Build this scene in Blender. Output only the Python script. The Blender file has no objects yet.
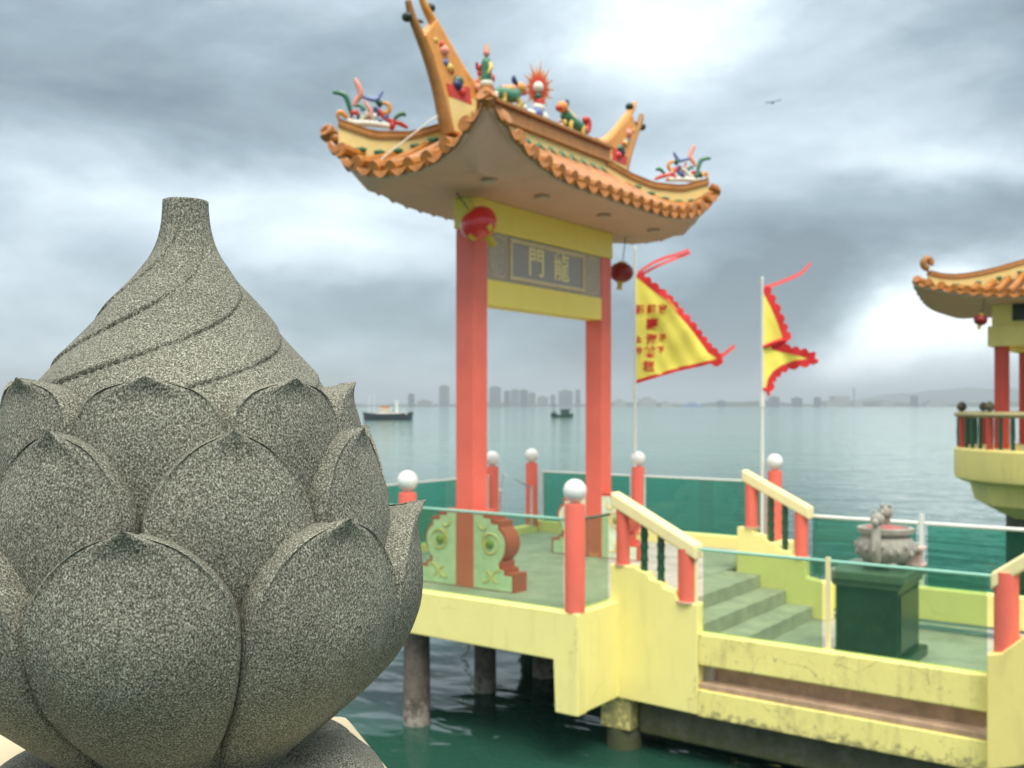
import bpy, bmesh, math, random
from mathutils import Vector, Matrix, noise
R = math.radians
C = bpy.context.scene.collection
sc = bpy.context.scene
YAW = math.atan(.725)
SN, CS = math.sin(YAW), math.cos(YAW)

# ---------------------------------------------------------------- camera
cam_d = bpy.data.cameras.new('camera')
cam = bpy.data.objects.new('camera', cam_d); C.objects.link(cam)
cam.location = (0, 0, 0); cam.rotation_euler = (R(90), 0, YAW)
cam_d.sensor_width = 36; cam_d.lens = 35.16
cam_d.shift_y = 22 / 1024
cam_d.clip_start = .05; cam_d.clip_end = 60000
cam_d.dof.use_dof = True; cam_d.dof.focus_distance = .86; cam_d.dof.aperture_fstop = 11.5
sc.camera = cam

# ---------------------------------------------------------------- colour management
sc.view_settings.view_transform = 'Standard'; sc.view_settings.look = 'None'
sc.view_settings.gamma = 1; sc.view_settings.use_curve_mapping = False
sc.view_settings.exposure = 0.80
sc.cycles.use_denoising = True
sc.cycles.max_bounces = 10; sc.cycles.transparent_max_bounces = 24
sc.cycles.volume_bounces = 0
sc.cycles.sample_clamp_indirect = 6

# ---------------------------------------------------------------- sun and sky
SUN_EL, SUN_AZ = 56, 165           # azimuth measured clockwise from the view direction
az = YAW - R(SUN_AZ)               # angle of the sun from +Y, anticlockwise
sdir = Vector((-math.sin(az) * math.cos(R(SUN_EL)), math.cos(az) * math.cos(R(SUN_EL)), math.sin(R(SUN_EL))))
sun_d = bpy.data.lights.new('sun', 'SUN'); sun_d.energy = 1.5; sun_d.angle = R(28); sun_d.color = (1, .93, .80)
sun = bpy.data.objects.new('sun', sun_d); C.objects.link(sun)
sun.rotation_euler = sdir.to_track_quat('Z', 'Y').to_euler()

world = bpy.data.worlds.new('World'); sc.world = world; world.use_nodes = True
nt = world.node_tree; N = nt.nodes; L = nt.links; N.clear()
def wn(t, **k):
    n = N.new(t)
    for a, b in k.items(): setattr(n, a, b)
    return n
def wmath(op, a, b=None, c=None, clamp=False):
    n = wn('ShaderNodeMath', operation=op); n.use_clamp = clamp
    for i, v in enumerate((a, b, c)):
        if v is None: continue
        if isinstance(v, (int, float)): n.inputs[i].default_value = v
        else: L.new(v, n.inputs[i])
    return n.outputs[0]
tc = wn('ShaderNodeTexCoord'); gen = tc.outputs['Generated']
sep = wn('ShaderNodeSeparateXYZ'); L.new(gen, sep.inputs[0])
x, y, z = sep.outputs
def noise_n(scale, detail, rough, vec, dist=0, stretch=(1, 1, 1), off=(0, 0, 0)):
    m = wn('ShaderNodeMapping'); m.inputs['Scale'].default_value = stretch; m.inputs['Location'].default_value = off
    L.new(vec, m.inputs[0])
    n = wn('ShaderNodeTexNoise'); n.inputs['Scale'].default_value = scale; n.inputs['Detail'].default_value = detail
    n.inputs['Roughness'].default_value = rough; n.inputs['Distortion'].default_value = dist
    L.new(m.outputs[0], n.inputs['Vector']); return n
warp1 = noise_n(3.2, 6, .55, gen, .2, (1, 1, 1.8), (1.3, 4, 2))
warp2 = noise_n(3.2, 6, .55, gen, .2, (1, 1, 1.8), (7.7, 1, 5))
azm = wmath('ARCTAN2', x, y)                                   # compass bearing from +Y, clockwise
elv = wmath('ARCSINE', z)
azw = wmath('ADD', azm, wmath('MULTIPLY', wmath('SUBTRACT', warp1.outputs[0], .5), .42))
elw = wmath('ADD', elv, wmath('MULTIPLY', wmath('SUBTRACT', warp2.outputs[0], .5), .20))
comb = wn('ShaderNodeCombineXYZ'); L.new(azw, comb.inputs[0]); L.new(elw, comb.inputs[1])
# cloud masses: (bearing, elevation, half width, half height, brightness), degrees; the bearing counts from north (+Y)
CLOUDS = [(-66, 17, 22, 7, -.17), (-47, 16, 10, 4.5, -.13), (-72, 9, 12, 3.5, .07), (-46, 9.5, 8, 3.6, .26), (-55, 12, 8, 2.6, .20),
          (-41, 6.5, 6, 2.0, .10), (-37, 4.5, 18, 2.8, -.24), (-24, 6, 9, 3.0, -.27), (-30, 19, 4.0, 3.2, .30), (-18, 16.5, 9, 4.2, .09),
          (-12, 12.5, 7, 1.9, .24), (-11, 9.6, 9, 2.4, -.15), (-10, 19.5, 9, 2.6, -.20), (-11.5, 3.2, 6.5, 2.6, .85), (-20, 9.5, 4, 1.5, .07),
          (-62, 3, 14, 3, .03), (-37, 23, 16, 4, .10), (-40, 14.5, 6, 3.5, .10)]
val = None
for a_, e_, sa, se, amp in CLOUDS:
    sub = wn('ShaderNodeVectorMath', operation='SUBTRACT'); L.new(comb.outputs[0], sub.inputs[0]); sub.inputs[1].default_value = (R(a_), R(e_), 0)
    sca = wn('ShaderNodeVectorMath', operation='MULTIPLY'); L.new(sub.outputs[0], sca.inputs[0]); sca.inputs[1].default_value = (1 / R(sa), 1 / R(se), 0)
    ln = wn('ShaderNodeVectorMath', operation='DOT_PRODUCT'); L.new(sca.outputs[0], ln.inputs[0]); L.new(sca.outputs[0], ln.inputs[1])
    g = wmath('MULTIPLY', wmath('EXPONENT', wmath('MULTIPLY', ln.outputs['Value'], -1.0)), amp)
    val = g if val is None else wmath('ADD', val, g)
n1 = noise_n(3.6, 9, .56, gen, .35, (1, 1, 2.6), (0, 0, 3)); n2 = noise_n(11, 8, .6, gen, .2, (1, 1, 2.4), (5, 2, 1))
val = wmath('ADD', val, wmath('MULTIPLY', wmath('SUBTRACT', n1.outputs[0],     .5), .70))
val = wmath('ADD', val, wmath('MULTIPLY', wmath('SUBTRACT', n2.outputs[0], .5), .20))
val = wmath('ADD', val, .395)
ramp = wn('ShaderNodeValToRGB'); cr = ramp.color_ramp
cr.elements[0].position = 0.08; cr.elements[0].color = (.13, .17, .20, 1)
cr.elements[1].position = 1.0; cr.elements[1].color = (.93, .98, 1.0, 1)
for p, c in ((.28, (.235, .305, .345, 1)), (.45, (.40, .475, .53, 1)), (.62, (.58, .67, .72, 1)), (.80, (.78, .88, .92, 1))):
    e = cr.elements.new(p); e.color = c
L.new(val, ramp.inputs[0])
# an overcast dome is brighter overhead than at the horizon
up = wn('ShaderNodeMapRange'); up.inputs['From Min'].default_value = .42; up.inputs['From Max'].default_value = 1.0
up.inputs['To Min'].default_value = 1.0; up.inputs['To Max'].default_value = 4.3; L.new(z, up.inputs['Value'])
tint = wn('ShaderNodeMix', data_type='RGBA', blend_type='MULTIPLY'); tint.inputs[7].default_value = (1.20, 1.0, .84, 1)
tf = wn('ShaderNodeMapRange'); tf.inputs['From Min'].default_value = .42; tf.inputs['From Max'].default_value = .6; L.new(z, tf.inputs['Value'])
L.new(tf.outputs[0], tint.inputs[0]); L.new(ramp.outputs[0], tint.inputs[6])
bg_c = wn('ShaderNodeBackground'); L.new(tint.outputs[2], bg_c.inputs[0]); L.new(up.outputs[0], bg_c.inputs[1])
sky = wn('ShaderNodeTexSky', sky_type='NISHITA'); sky.sun_disc = False
sky.sun_elevation = R(SUN_EL); sky.sun_rotation = -az
bg_s = wn('ShaderNodeBackground'); L.new(sky.outputs[0], bg_s.inputs[0]); bg_s.inputs[1].default_value = .1
mixs = wn('ShaderNodeMixShader'); mixs.inputs[0].default_value = .93
L.new(bg_s.outputs[0], mixs.inputs[1]); L.new(bg_c.outputs[0], mixs.inputs[2])
wo = wn('ShaderNodeOutputWorld'); L.new(mixs.outputs[0], wo.inputs[0])

# ---------------------------------------------------------------- materials
def mat(name, col, rough=.5, var=.12, vscale=3, bump=.0, bscale=40, dirt=0, dcol=(.12, .09, .05), dscale=1.2, spec=.5, metal=0, coat=0, ramp2=None):
    m = bpy.data.materials.new(name); m.use_nodes = True
    n, l = m.node_tree.nodes, m.node_tree.links
    b = n['Principled BSDF']; b.inputs['Roughness'].default_value = rough; b.inputs['Metallic'].default_value = metal
    b.inputs['Specular IOR Level'].default_value = spec; b.inputs['Coat Weight'].default_value = coat
    t = n.new('ShaderNodeTexCoord')
    nz = n.new('ShaderNodeTexNoise'); nz.inputs['Scale'].default_value = vscale; nz.inputs['Detail'].default_value = 7; nz.inputs['Roughness'].default_value = .65
    l.new(t.outputs['Object'], nz.inputs['Vector'])
    r = n.new('ShaderNodeValToRGB'); r.color_ramp.elements[0].position = .3; r.color_ramp.elements[1].position = .7
    c0 = tuple(v * (1 - var) for v in col) if ramp2 is None else ramp2
    r.color_ramp.elements[0].color = (*c0, 1); r.color_ramp.elements[1].color = (*[min(1, v * (1 + var * .4)) for v in col], 1)
    l.new(nz.outputs[0], r.inputs[0]); out = r.outputs[0]
    if dirt:
        mp = n.new('ShaderNodeMapping'); mp.inputs['Scale'].default_value = (1, 1, .25); l.new(t.outputs['Object'], mp.inputs[0])
        d = n.new('ShaderNodeTexNoise'); d.inputs['Scale'].default_value = dscale * 4; d.inputs['Detail'].default_value = 9; d.inputs['Roughness'].default_value = .7
        l.new(mp.outputs[0], d.inputs['Vector'])
        mr = n.new('ShaderNodeMapRange'); mr.inputs['From Min'].default_value = .52; mr.inputs['From Max'].default_value = .78
        mr.inputs['To Max'].default_value = dirt; l.new(d.outputs[0], mr.inputs['Value'])
        mx = n.new('ShaderNodeMix'); mx.data_type = 'RGBA'; l.new(mr.outputs[0], mx.inputs[0]); l.new(out, mx.inputs[6]); mx.inputs[7].default_value = (*dcol, 1)
        out = mx.outputs[2]
    l.new(out, b.inputs['Base Color'])
    if bump:
        bn = n.new('ShaderNodeTexNoise'); bn.inputs['Scale'].default_value = bscale; bn.inputs['Detail'].default_value = 5
        l.new(t.outputs['Object'], bn.inputs['Vector'])
        bp = n.new('ShaderNodeBump'); bp.inputs['Strength'].default_value = bump; bp.inputs['Distance'].default_value = .01
        l.new(bn.outputs[0], bp.inputs['Height']); l.new(bp.outputs[0], b.inputs['Normal'])
    return m
M = {}
M['yellow'] = mat('yellow_paint', (.97, .87, .33), .55, .05, 1.5, .15, 25, .25, (.42, .33, .12))
M['yellow_worn'] = mat('worn_yellow_paint', (.95, .84, .29), .6, .10, 2.5, .25, 20, .5, (.22, .19, .11), 1.6)
M['coping'] = mat('coping_cream', (.66, .56, .36), .6, .1, 3, .2, 25, .3, (.4, .3, .18))
M['cream'] = mat('cream_paint', (.92, .80, .42), .55, .08, 2, .15, 30, .3, (.45, .32, .18))
M['beam'] = mat('gate_yellow', (.96, .74, .15), .5, .05, 2, .1, 20, .15, (.4, .3, .05))
M['coral'] = mat('coral_red_paint', (.90, .17, .12), .5, .14, 1.5, .2, 25, .30, (.62, .25, .17))
M['coral_rim'] = mat('brick_red_paint', (.62, .10, .06), .5, .12, 3, .1, 25, .2, (.25, .06, .04))
M['white'] = mat('white_globe', (.82, .82, .80), .3, .03, 3)
M['steel'] = mat('pale_steel', (.62, .66, .64), .35, .1, 4, metal=.3)
M['white_rail'] = mat('white_rail_paint', (.78, .80, .76), .4, .05, 4)
M['pale_green'] = mat('pale_green_relief', (.80, .90, .66), .6, .18, 12, .5, 30, .4, (.60, .52, .26))
M['olive'] = mat('olive_ball', (.30, .36, .06), .4, .2, 10)
M['floor'] = mat('grey_green_cement_floor', (.46, .44, .38), .75, .35, 2, .3, 40, .4, (.16, .17, .13))
M['step'] = mat('cement_steps', (.50, .47, .39), .8, .3, 4, .35, 40, .35, (.18, .17, .12))
M['concrete'] = mat('mossy_concrete', (.13, .12, .085), .9, .45, 5, .8, 18, .8, (.035, .045, .02))
M['pile'] = mat('weathered_pile', (.16, .13, .11), .9, .5, 6, .8, 18, .8, (.32, .28, .23))
M['ledge'] = mat('stained_ledge', (.50, .34, .23), .9, .35, 4, .5, 20, .5, (.10, .07, .05))
M['soffit'] = mat('brown_pink_soffit', (.72, .42, .31), .7, .08, 1.5, .1, 20, .3, (.35, .20, .13))
M['fascia'] = mat('grey_fascia', (.66, .46, .33), .7, .25, 5, .3, 25, .5, (.2, .17, .13))
M['tile'] = mat('orange_glazed_tile', (.50, .175, .022), .35, .45, 8, .3, 30, .5, (.17, .08, .03), 4)
M['tile_dark'] = mat('dark_tile_channel', (.12, .05, .02), .6, .3, 8)
M['ridge'] = mat('ridge_brown_orange', (.42, .185, .05), .5, .3, 9, .4, 35, .3, (.22, .1, .04), 4)
M['ridge_y'] = mat('ridge_cream_yellow', (.82, .62, .24), .5, .1, 4, .2, 30, .2, (.4, .25, .08))
M['orange'] = mat('orange_enamel', (.78, .33, .07), .4, .2, 8)
M['green'] = mat('jade_green_enamel', (.045, .20, .11), .35, .3, 14)
M['green_dark'] = mat('bottle_green_enamel', (.02, .10, .05), .3, .3, 10, .2, 20, coat=.3)
M['red'] = mat('scarlet_enamel', (.62, .05, .035), .35, .2, 12)
M['pink'] = mat('salmon_enamel', (.85, .34, .25), .45, .15, 14)
M['blue'] = mat('blue_enamel', (.14, .20, .45), .4, .3, 14)
M['navy'] = mat('navy_enamel', (.03, .05, .16), .4, .3, 14)
M['ivory'] = mat('ivory_enamel', (.80, .78, .68), .45, .1, 14)
M['gold'] = mat('yellow_enamel', (.72, .52, .12), .4, .2, 14)
M['dark'] = mat('blackish_green', (.02, .035, .03), .4, .3, 10)
M['plaque'] = mat('grey_granite_plaque', (.50, .41, .35), .6, .2, 25, .3, 60)
M['plaque_mid'] = mat('plaque_inner_field', (.40, .35, .35), .55, .15, 25, .2, 60)
M['plaque_line'] = mat('plaque_tan_border', (.72, .56, .34), .6, .15, 20)
M['gilt'] = mat('gilt_lettering', (.92, .76, .36), .45, .1, 20)
M['lantern'] = mat('red_lantern_silk', (.78, .022, .022), .3, .15, 10, coat=.4)
M['lantern_dark'] = mat('dark_red_lantern', (.26, .012, .012), .4, .2, 10)
M['lantern_gold'] = mat('lantern_gold_trim', (.75, .52, .06), .4, .15, 20)
M['flag'] = mat('yellow_flag_cloth', (.98, .86, .15), .8, .06, 3)
M['flag_red'] = mat('red_flag_trim', (.72, .03, .035), .8, .12, 6)
M['flag_pink'] = mat('faded_red_ribbon', (.70, .10, .10), .8, .12, 6)
M['marble'] = mat('green_marble', (.012, .045, .028), .3, .55, 9, .15, 20, .35, (.05, .10, .065), 3)
M['marble_top'] = mat('pale_green_granite_top', (.12, .18, .13), .35, .2, 14, .15, 30)
M['urn'] = mat('carved_urn_stone', (.36, .345, .30), .7, .25, 14, .5, 40, .4, (.2, .15, .11))
M['urn_pink'] = mat('pinkish_stone', (.55, .42, .38), .7, .2, 14, .4, 40)
M['ash'] = mat('burnt_offering_red', (.40, .12, .11), .8, .3, 20)
M['hull'] = mat('dark_hull', (.035, .045, .06), .6, .2, 1)
M['deckhouse'] = mat('cream_deckhouse', (.75, .68, .58), .6, .1, 1)
M['boat_green'] = mat('dark_green_hull', (.03, .07, .06), .6, .2, 1)
M['boat_white'] = mat('boat_white', (.7, .7, .68), .6, .1, 1)
M['rust'] = mat('rust_orange', (.55, .22, .10), .7, .2, 1)
M['tower'] = mat('tower_concrete', (.22, .23, .24), .8, .2, .01)
M['tower_dark'] = mat('tower_dark', (.10, .12, .14), .6, .2, .02)
M['window'] = mat('window_glass_far', (.06, .08, .09), .2, .2, .05)
M['shed'] = mat('shed_grey', (.30, .31, .30), .8, .2, .02)
M['blue_shed'] = mat('blue_shed', (.05, .16, .42), .7, .1, .02)
M['land'] = mat('dark_shore', (.05, .07, .045), .95, .4, .01)
M['bird'] = mat('dark_feathers', (.03, .03, .03), .7, .1, 5)
M['pav_yellow'] = mat('pavilion_yellow_paint', (.90, .76, .26), .6, .1, 1.5, .15, 25, .35, (.38, .34, .14))
M['pav_red'] = mat('pavilion_red_paint', (.60, .075, .05), .5, .1, 2)
M['pav_rail'] = mat('ochre_rail', (.50, .42, .20), .6, .15, 3)

def glass_mat(name, tint):
    m = bpy.data.materials.new(name); m.use_nodes = True
    n, l = m.node_tree.nodes, m.node_tree.links; n.clear()
    tr = n.new('ShaderNodeBsdfTransparent'); tr.inputs[0].default_value = (*tint, 1)
    gl = n.new('ShaderNodeBsdfGlossy'); gl.inputs['Roughness'].default_value = .02; gl.inputs[0].default_value = (.9, 1, .95, 1)
    lw = n.new('ShaderNodeLayerWeight'); pw = n.new('ShaderNodeMath'); pw.operation = 'POWER'; pw.inputs[1].default_value = 4.5; l.new(lw.outputs['Facing'], pw.inputs[0])
    ge = n.new('ShaderNodeNewGeometry'); fm = n.new('ShaderNodeMapRange'); fm.inputs['To Min'].default_value = .035; fm.inputs['To Max'].default_value = .85; l.new(pw.outputs[0], fm.inputs['Value'])
    bk = n.new('ShaderNodeMath'); bk.operation = 'SUBTRACT'; bk.inputs[0].default_value = 1; l.new(ge.outputs['Backfacing'], bk.inputs[1])
    fr = n.new('ShaderNodeMath'); fr.operation = 'MULTIPLY'; l.new(fm.outputs[0], fr.inputs[0]); l.new(bk.outputs[0], fr.inputs[1])
    df = n.new('ShaderNodeBsdfDiffuse'); df.inputs[0].default_value = (.12, .40, .28, 1)
    nz = n.new('ShaderNodeTexNoise'); nz.inputs['Scale'].default_value = 2.5; nz.inputs['Detail'].default_value = 5
    t = n.new('ShaderNodeTexCoord'); l.new(t.outputs['Object'], nz.inputs['Vector'])
    mr = n.new('ShaderNodeMapRange'); mr.inputs['To Min'].default_value = .01; mr.inputs['To Max'].default_value = .09; l.new(nz.outputs[0], mr.inputs['Value'])
    m0 = n.new('ShaderNodeMixShader'); l.new(mr.outputs[0], m0.inputs[0]); l.new(tr.outputs[0], m0.inputs[1]); l.new(df.outputs[0], m0.inputs[2])
    ms = n.new('ShaderNodeMixShader'); l.new(fr.outputs[0], ms.inputs[0]); l.new(m0.outputs[0], ms.inputs[1]); l.new(gl.outputs[0], ms.inputs[2])
    o = n.new('ShaderNodeOutputMaterial'); l.new(ms.outputs[0], o.inputs[0]); return m
def tide(m, z0, z1, col, amt):
    n, l = m.node_tree.nodes, m.node_tree.links; b = n['Principled BSDF']; src = b.inputs['Base Color'].links[0].from_socket
    g = n.new('ShaderNodeNewGeometry'); sp = n.new('ShaderNodeSeparateXYZ'); l.new(g.outputs['Position'], sp.inputs[0])
    nz = n.new('ShaderNodeTexNoise'); nz.inputs['Scale'].default_value = 14; nz.inputs['Detail'].default_value = 8; nz.inputs['Roughness'].default_value = .75; l.new(g.outputs['Position'], nz.inputs['Vector'])
    a = n.new('ShaderNodeMapRange'); a.inputs['From Min'].default_value = z1; a.inputs['From Max'].default_value = z0; a.inputs['To Max'].default_value = .22; l.new(sp.outputs[2], a.inputs['Value'])
    ad = n.new('ShaderNodeMath'); l.new(a.outputs[0], ad.inputs[0]); l.new(nz.outputs[0], ad.inputs[1])
    mr = n.new('ShaderNodeMapRange'); mr.inputs['From Min'].default_value = .58; mr.inputs['From Max'].default_value = .72; mr.inputs['To Max'].default_value = amt; l.new(ad.outputs[0], mr.inputs['Value'])
    mx = n.new('ShaderNodeMix'); mx.data_type = 'RGBA'; l.new(mr.outputs[0], mx.inputs[0]); l.new(src, mx.inputs[6]); mx.inputs[7].default_value = (*col, 1)
    l.new(mx.outputs[2], b.inputs['Base Color'])
def cracks(m, col, amt, scale=2.2):
    n, l = m.node_tree.nodes, m.node_tree.links; b = n['Principled BSDF']; src = b.inputs['Base Color'].links[0].from_socket
    t = n.new('ShaderNodeTexCoord'); w1 = n.new('ShaderNodeTexNoise'); w1.inputs['Scale'].default_value = 5; w1.inputs['Detail'].default_value = 6; l.new(t.outputs['Object'], w1.inputs['Vector'])
    mp = n.new('ShaderNodeVectorMath'); mp.operation = 'MULTIPLY_ADD'; l.new(w1.outputs['Color'], mp.inputs[0]); mp.inputs[1].default_value = (.35, .35, .35); l.new(t.outputs['Object'], mp.inputs[2])
    v = n.new('ShaderNodeTexVoronoi'); v.feature = 'DISTANCE_TO_EDGE'; v.inputs['Scale'].default_value = scale; l.new(mp.outputs[0], v.inputs['Vector'])
    mr = n.new('ShaderNodeMapRange'); mr.inputs['From Min'].default_value = .012; mr.inputs['From Max'].default_value = .0; mr.inputs['To Max'].default_value = amt; l.new(v.outputs['Distance'], mr.inputs['Value'])
    k = n.new('ShaderNodeTexNoise'); k.inputs['Scale'].default_value = 1.6; k.inputs['Detail'].default_value = 3; l.new(t.outputs['Object'], k.inputs['Vector'])
    kr = n.new('ShaderNodeMapRange'); kr.inputs['From Min'].default_value = .5; kr.inputs['From Max'].default_value = .62; l.new(k.outputs[0], kr.inputs['Value'])
    mu = n.new('ShaderNodeMath'); mu.operation = 'MULTIPLY'; l.new(mr.outputs[0], mu.inputs[0]); l.new(kr.outputs[0], mu.inputs[1])
    mx = n.new('ShaderNodeMix'); mx.data_type = 'RGBA'; l.new(mu.outputs[0], mx.inputs[0]); l.new(src, mx.inputs[6]); mx.inputs[7].default_value = (*col, 1)
    l.new(mx.outputs[2], b.inputs['Base Color'])
tide(M['pile'], -3.35, -2.9, (.42, .38, .32), .8); tide(M['concrete'], -3.2, -2.85, (.07, .085, .03), .8)
tide(M['yellow_worn'], -2.86, -2.70, (.16, .14, .08), .75)
cracks(M['yellow_worn'], (.12, .10, .06), .8); cracks(M['yellow'], (.45, .38, .14), .35, 1.3); cracks(M['coral'], (.45, .12, .08), .35, 2.5)
M['glass'] = glass_mat('green_glass', (.73, .84, .72))
M['glass_deep'] = glass_mat('deep_green_glass', (.42, .74, .65))

def granite():
    m = bpy.data.materials.new('speckled_granite'); m.use_nodes = True
    n, l = m.node_tree.nodes, m.node_tree.links; b = n['Principled BSDF']
    b.inputs['Roughness'].default_value = .8; b.inputs['Specular IOR Level'].default_value = .3
    t = n.new('ShaderNodeTexCoord')
    a = n.new('ShaderNodeTexNoise'); a.inputs['Scale'].default_value = 700; a.inputs['Detail'].default_value = 3; a.inputs['Roughness'].default_value = .6
    mp = n.new('ShaderNodeMapping'); mp.inputs['Scale'].default_value = (1, 1, .75); l.new(t.outputs['Object'], mp.inputs[0]); l.new(mp.outputs[0], a.inputs['Vector'])
    r = n.new('ShaderNodeValToRGB'); e = r.color_ramp.elements
    e[0].position = .36; e[0].color = (.055, .053, .040, 1); e[1].position = .70; e[1].color = (.52, .52, .44, 1)
    for p, c in ((.44, (.11, .108, .083, 1)), (.52, (.19, .19, .152, 1)), (.60, (.30, .30, .245, 1))):
        q = e.new(p); q.color = c
    l.new(a.outputs[0], r.inputs[0])
    big = n.new('ShaderNodeTexNoise'); big.inputs['Scale'].default_value = 9; big.inputs['Detail'].default_value = 6; l.new(t.outputs['Object'], big.inputs['Vector'])
    mr = n.new('ShaderNodeMapRange'); mr.inputs['From Min'].default_value = .3; mr.inputs['From Max'].default_value = .7
    mr.inputs['To Min'].default_value = .72; mr.inputs['To Max'].default_value = 1.12; l.new(big.outputs[0], mr.inputs['Value'])
    mx = n.new('ShaderNodeVectorMath'); mx.operation = 'SCALE'; l.new(r.outputs[0], mx.inputs[0]); l.new(mr.outputs[0], mx.inputs['Scale'])
    # pale lichen / limewash patches
    li = n.new('ShaderNodeTexNoise'); li.inputs['Scale'].default_value = 22; li.inputs['Detail'].default_value = 8; li.inputs['Roughness'].default_value = .75; l.new(t.outputs['Object'], li.inputs['Vector'])
    lr = n.new('ShaderNodeMapRange'); lr.inputs['From Min'].default_value = .62; lr.inputs['From Max'].default_value = .75; lr.inputs['To Max'].default_value = .45; l.new(li.outputs[0], lr.inputs['Value'])
    mm = n.new('ShaderNodeMix'); mm.data_type = 'RGBA'; l.new(lr.outputs[0], mm.inputs[0]); l.new(mx.outputs[0], mm.inputs[6]); mm.inputs[7].default_value = (.30, .31, .27, 1)
    l.new(mm.outputs[2], b.inputs['Base Color'])
    # chisel pits
    pit = n.new('ShaderNodeTexNoise'); pit.inputs['Scale'].default_value = 240; pit.inputs['Detail'].default_value = 3; l.new(mp.outputs[0], pit.inputs['Vector'])
    bp = n.new('ShaderNodeBump'); bp.inputs['Strength'].default_value = .7; bp.inputs['Distance'].default_value = .0022
    l.new(pit.outputs[0], bp.inputs['Height']); l.new(bp.outputs[0], b.inputs['Normal'])
    return m
M['granite'] = granite()

def water_mat():
    m = bpy.data.materials.new('sea_water'); m.use_nodes = True
    n, l = m.node_tree.nodes, m.node_tree.links; b = n['Principled BSDF']
    b.inputs['Base Color'].default_value = (.030, .105, .080, 1); b.inputs['Roughness'].default_value = .06
    b.inputs['IOR'].default_value = 1.33
    t = n.new('ShaderNodeTexCoord')
    mp = n.new('ShaderNodeMapping'); mp.inputs['Rotation'].default_value = (0, 0, YAW * 1.0); mp.inputs['Scale'].default_value = (1, 1.8, 1)
    l.new(t.outputs['Object'], mp.inputs[0])
    h = None
    for s, d, w in ((.55, 2, .9), (2.0, 2, .16), (.07, 3, 2.0)):
        nz = n.new('ShaderNodeTexNoise'); nz.inputs['Scale'].default_value = s; nz.inputs['Detail'].default_value = d; nz.inputs['Distortion'].default_value = .6
        l.new(mp.outputs[0], nz.inputs['Vector'])
        k = n.new('ShaderNodeMath'); k.operation = 'MULTIPLY'; k.inputs[1].default_value = w; l.new(nz.outputs[0], k.inputs[0])
        if h is None: h = k.outputs[0]
        else:
            ad = n.new('ShaderNodeMath'); l.new(h, ad.inputs[0]); l.new(k.outputs[0], ad.inputs[1]); h = ad.outputs[0]
    bp = n.new('ShaderNodeBump'); bp.inputs['Strength'].default_value = .5; bp.inputs['Distance'].default_value = .16
    l.new(h, bp.inputs['Height']); l.new(bp.outputs[0], b.inputs['Normal'])
    # random tone patches in the pale far colour
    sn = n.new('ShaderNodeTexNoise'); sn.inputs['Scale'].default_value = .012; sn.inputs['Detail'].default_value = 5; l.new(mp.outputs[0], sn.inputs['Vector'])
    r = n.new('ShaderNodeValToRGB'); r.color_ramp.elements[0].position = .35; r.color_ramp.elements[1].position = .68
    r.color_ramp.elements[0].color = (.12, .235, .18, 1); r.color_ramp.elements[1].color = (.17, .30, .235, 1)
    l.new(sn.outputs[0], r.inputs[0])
    # colour stands in for reflections: dark near the pier, pale sky and haze offshore
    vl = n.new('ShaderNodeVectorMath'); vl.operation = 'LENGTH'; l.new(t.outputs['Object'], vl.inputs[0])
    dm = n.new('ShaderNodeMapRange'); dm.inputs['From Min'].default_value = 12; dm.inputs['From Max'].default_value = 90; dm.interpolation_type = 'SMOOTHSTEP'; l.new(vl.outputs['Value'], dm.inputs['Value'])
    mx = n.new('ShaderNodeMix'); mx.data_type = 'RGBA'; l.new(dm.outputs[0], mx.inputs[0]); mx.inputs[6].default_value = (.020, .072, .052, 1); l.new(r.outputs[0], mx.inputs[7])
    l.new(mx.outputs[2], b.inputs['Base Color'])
    return m
M['water'] = water_mat()

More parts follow.
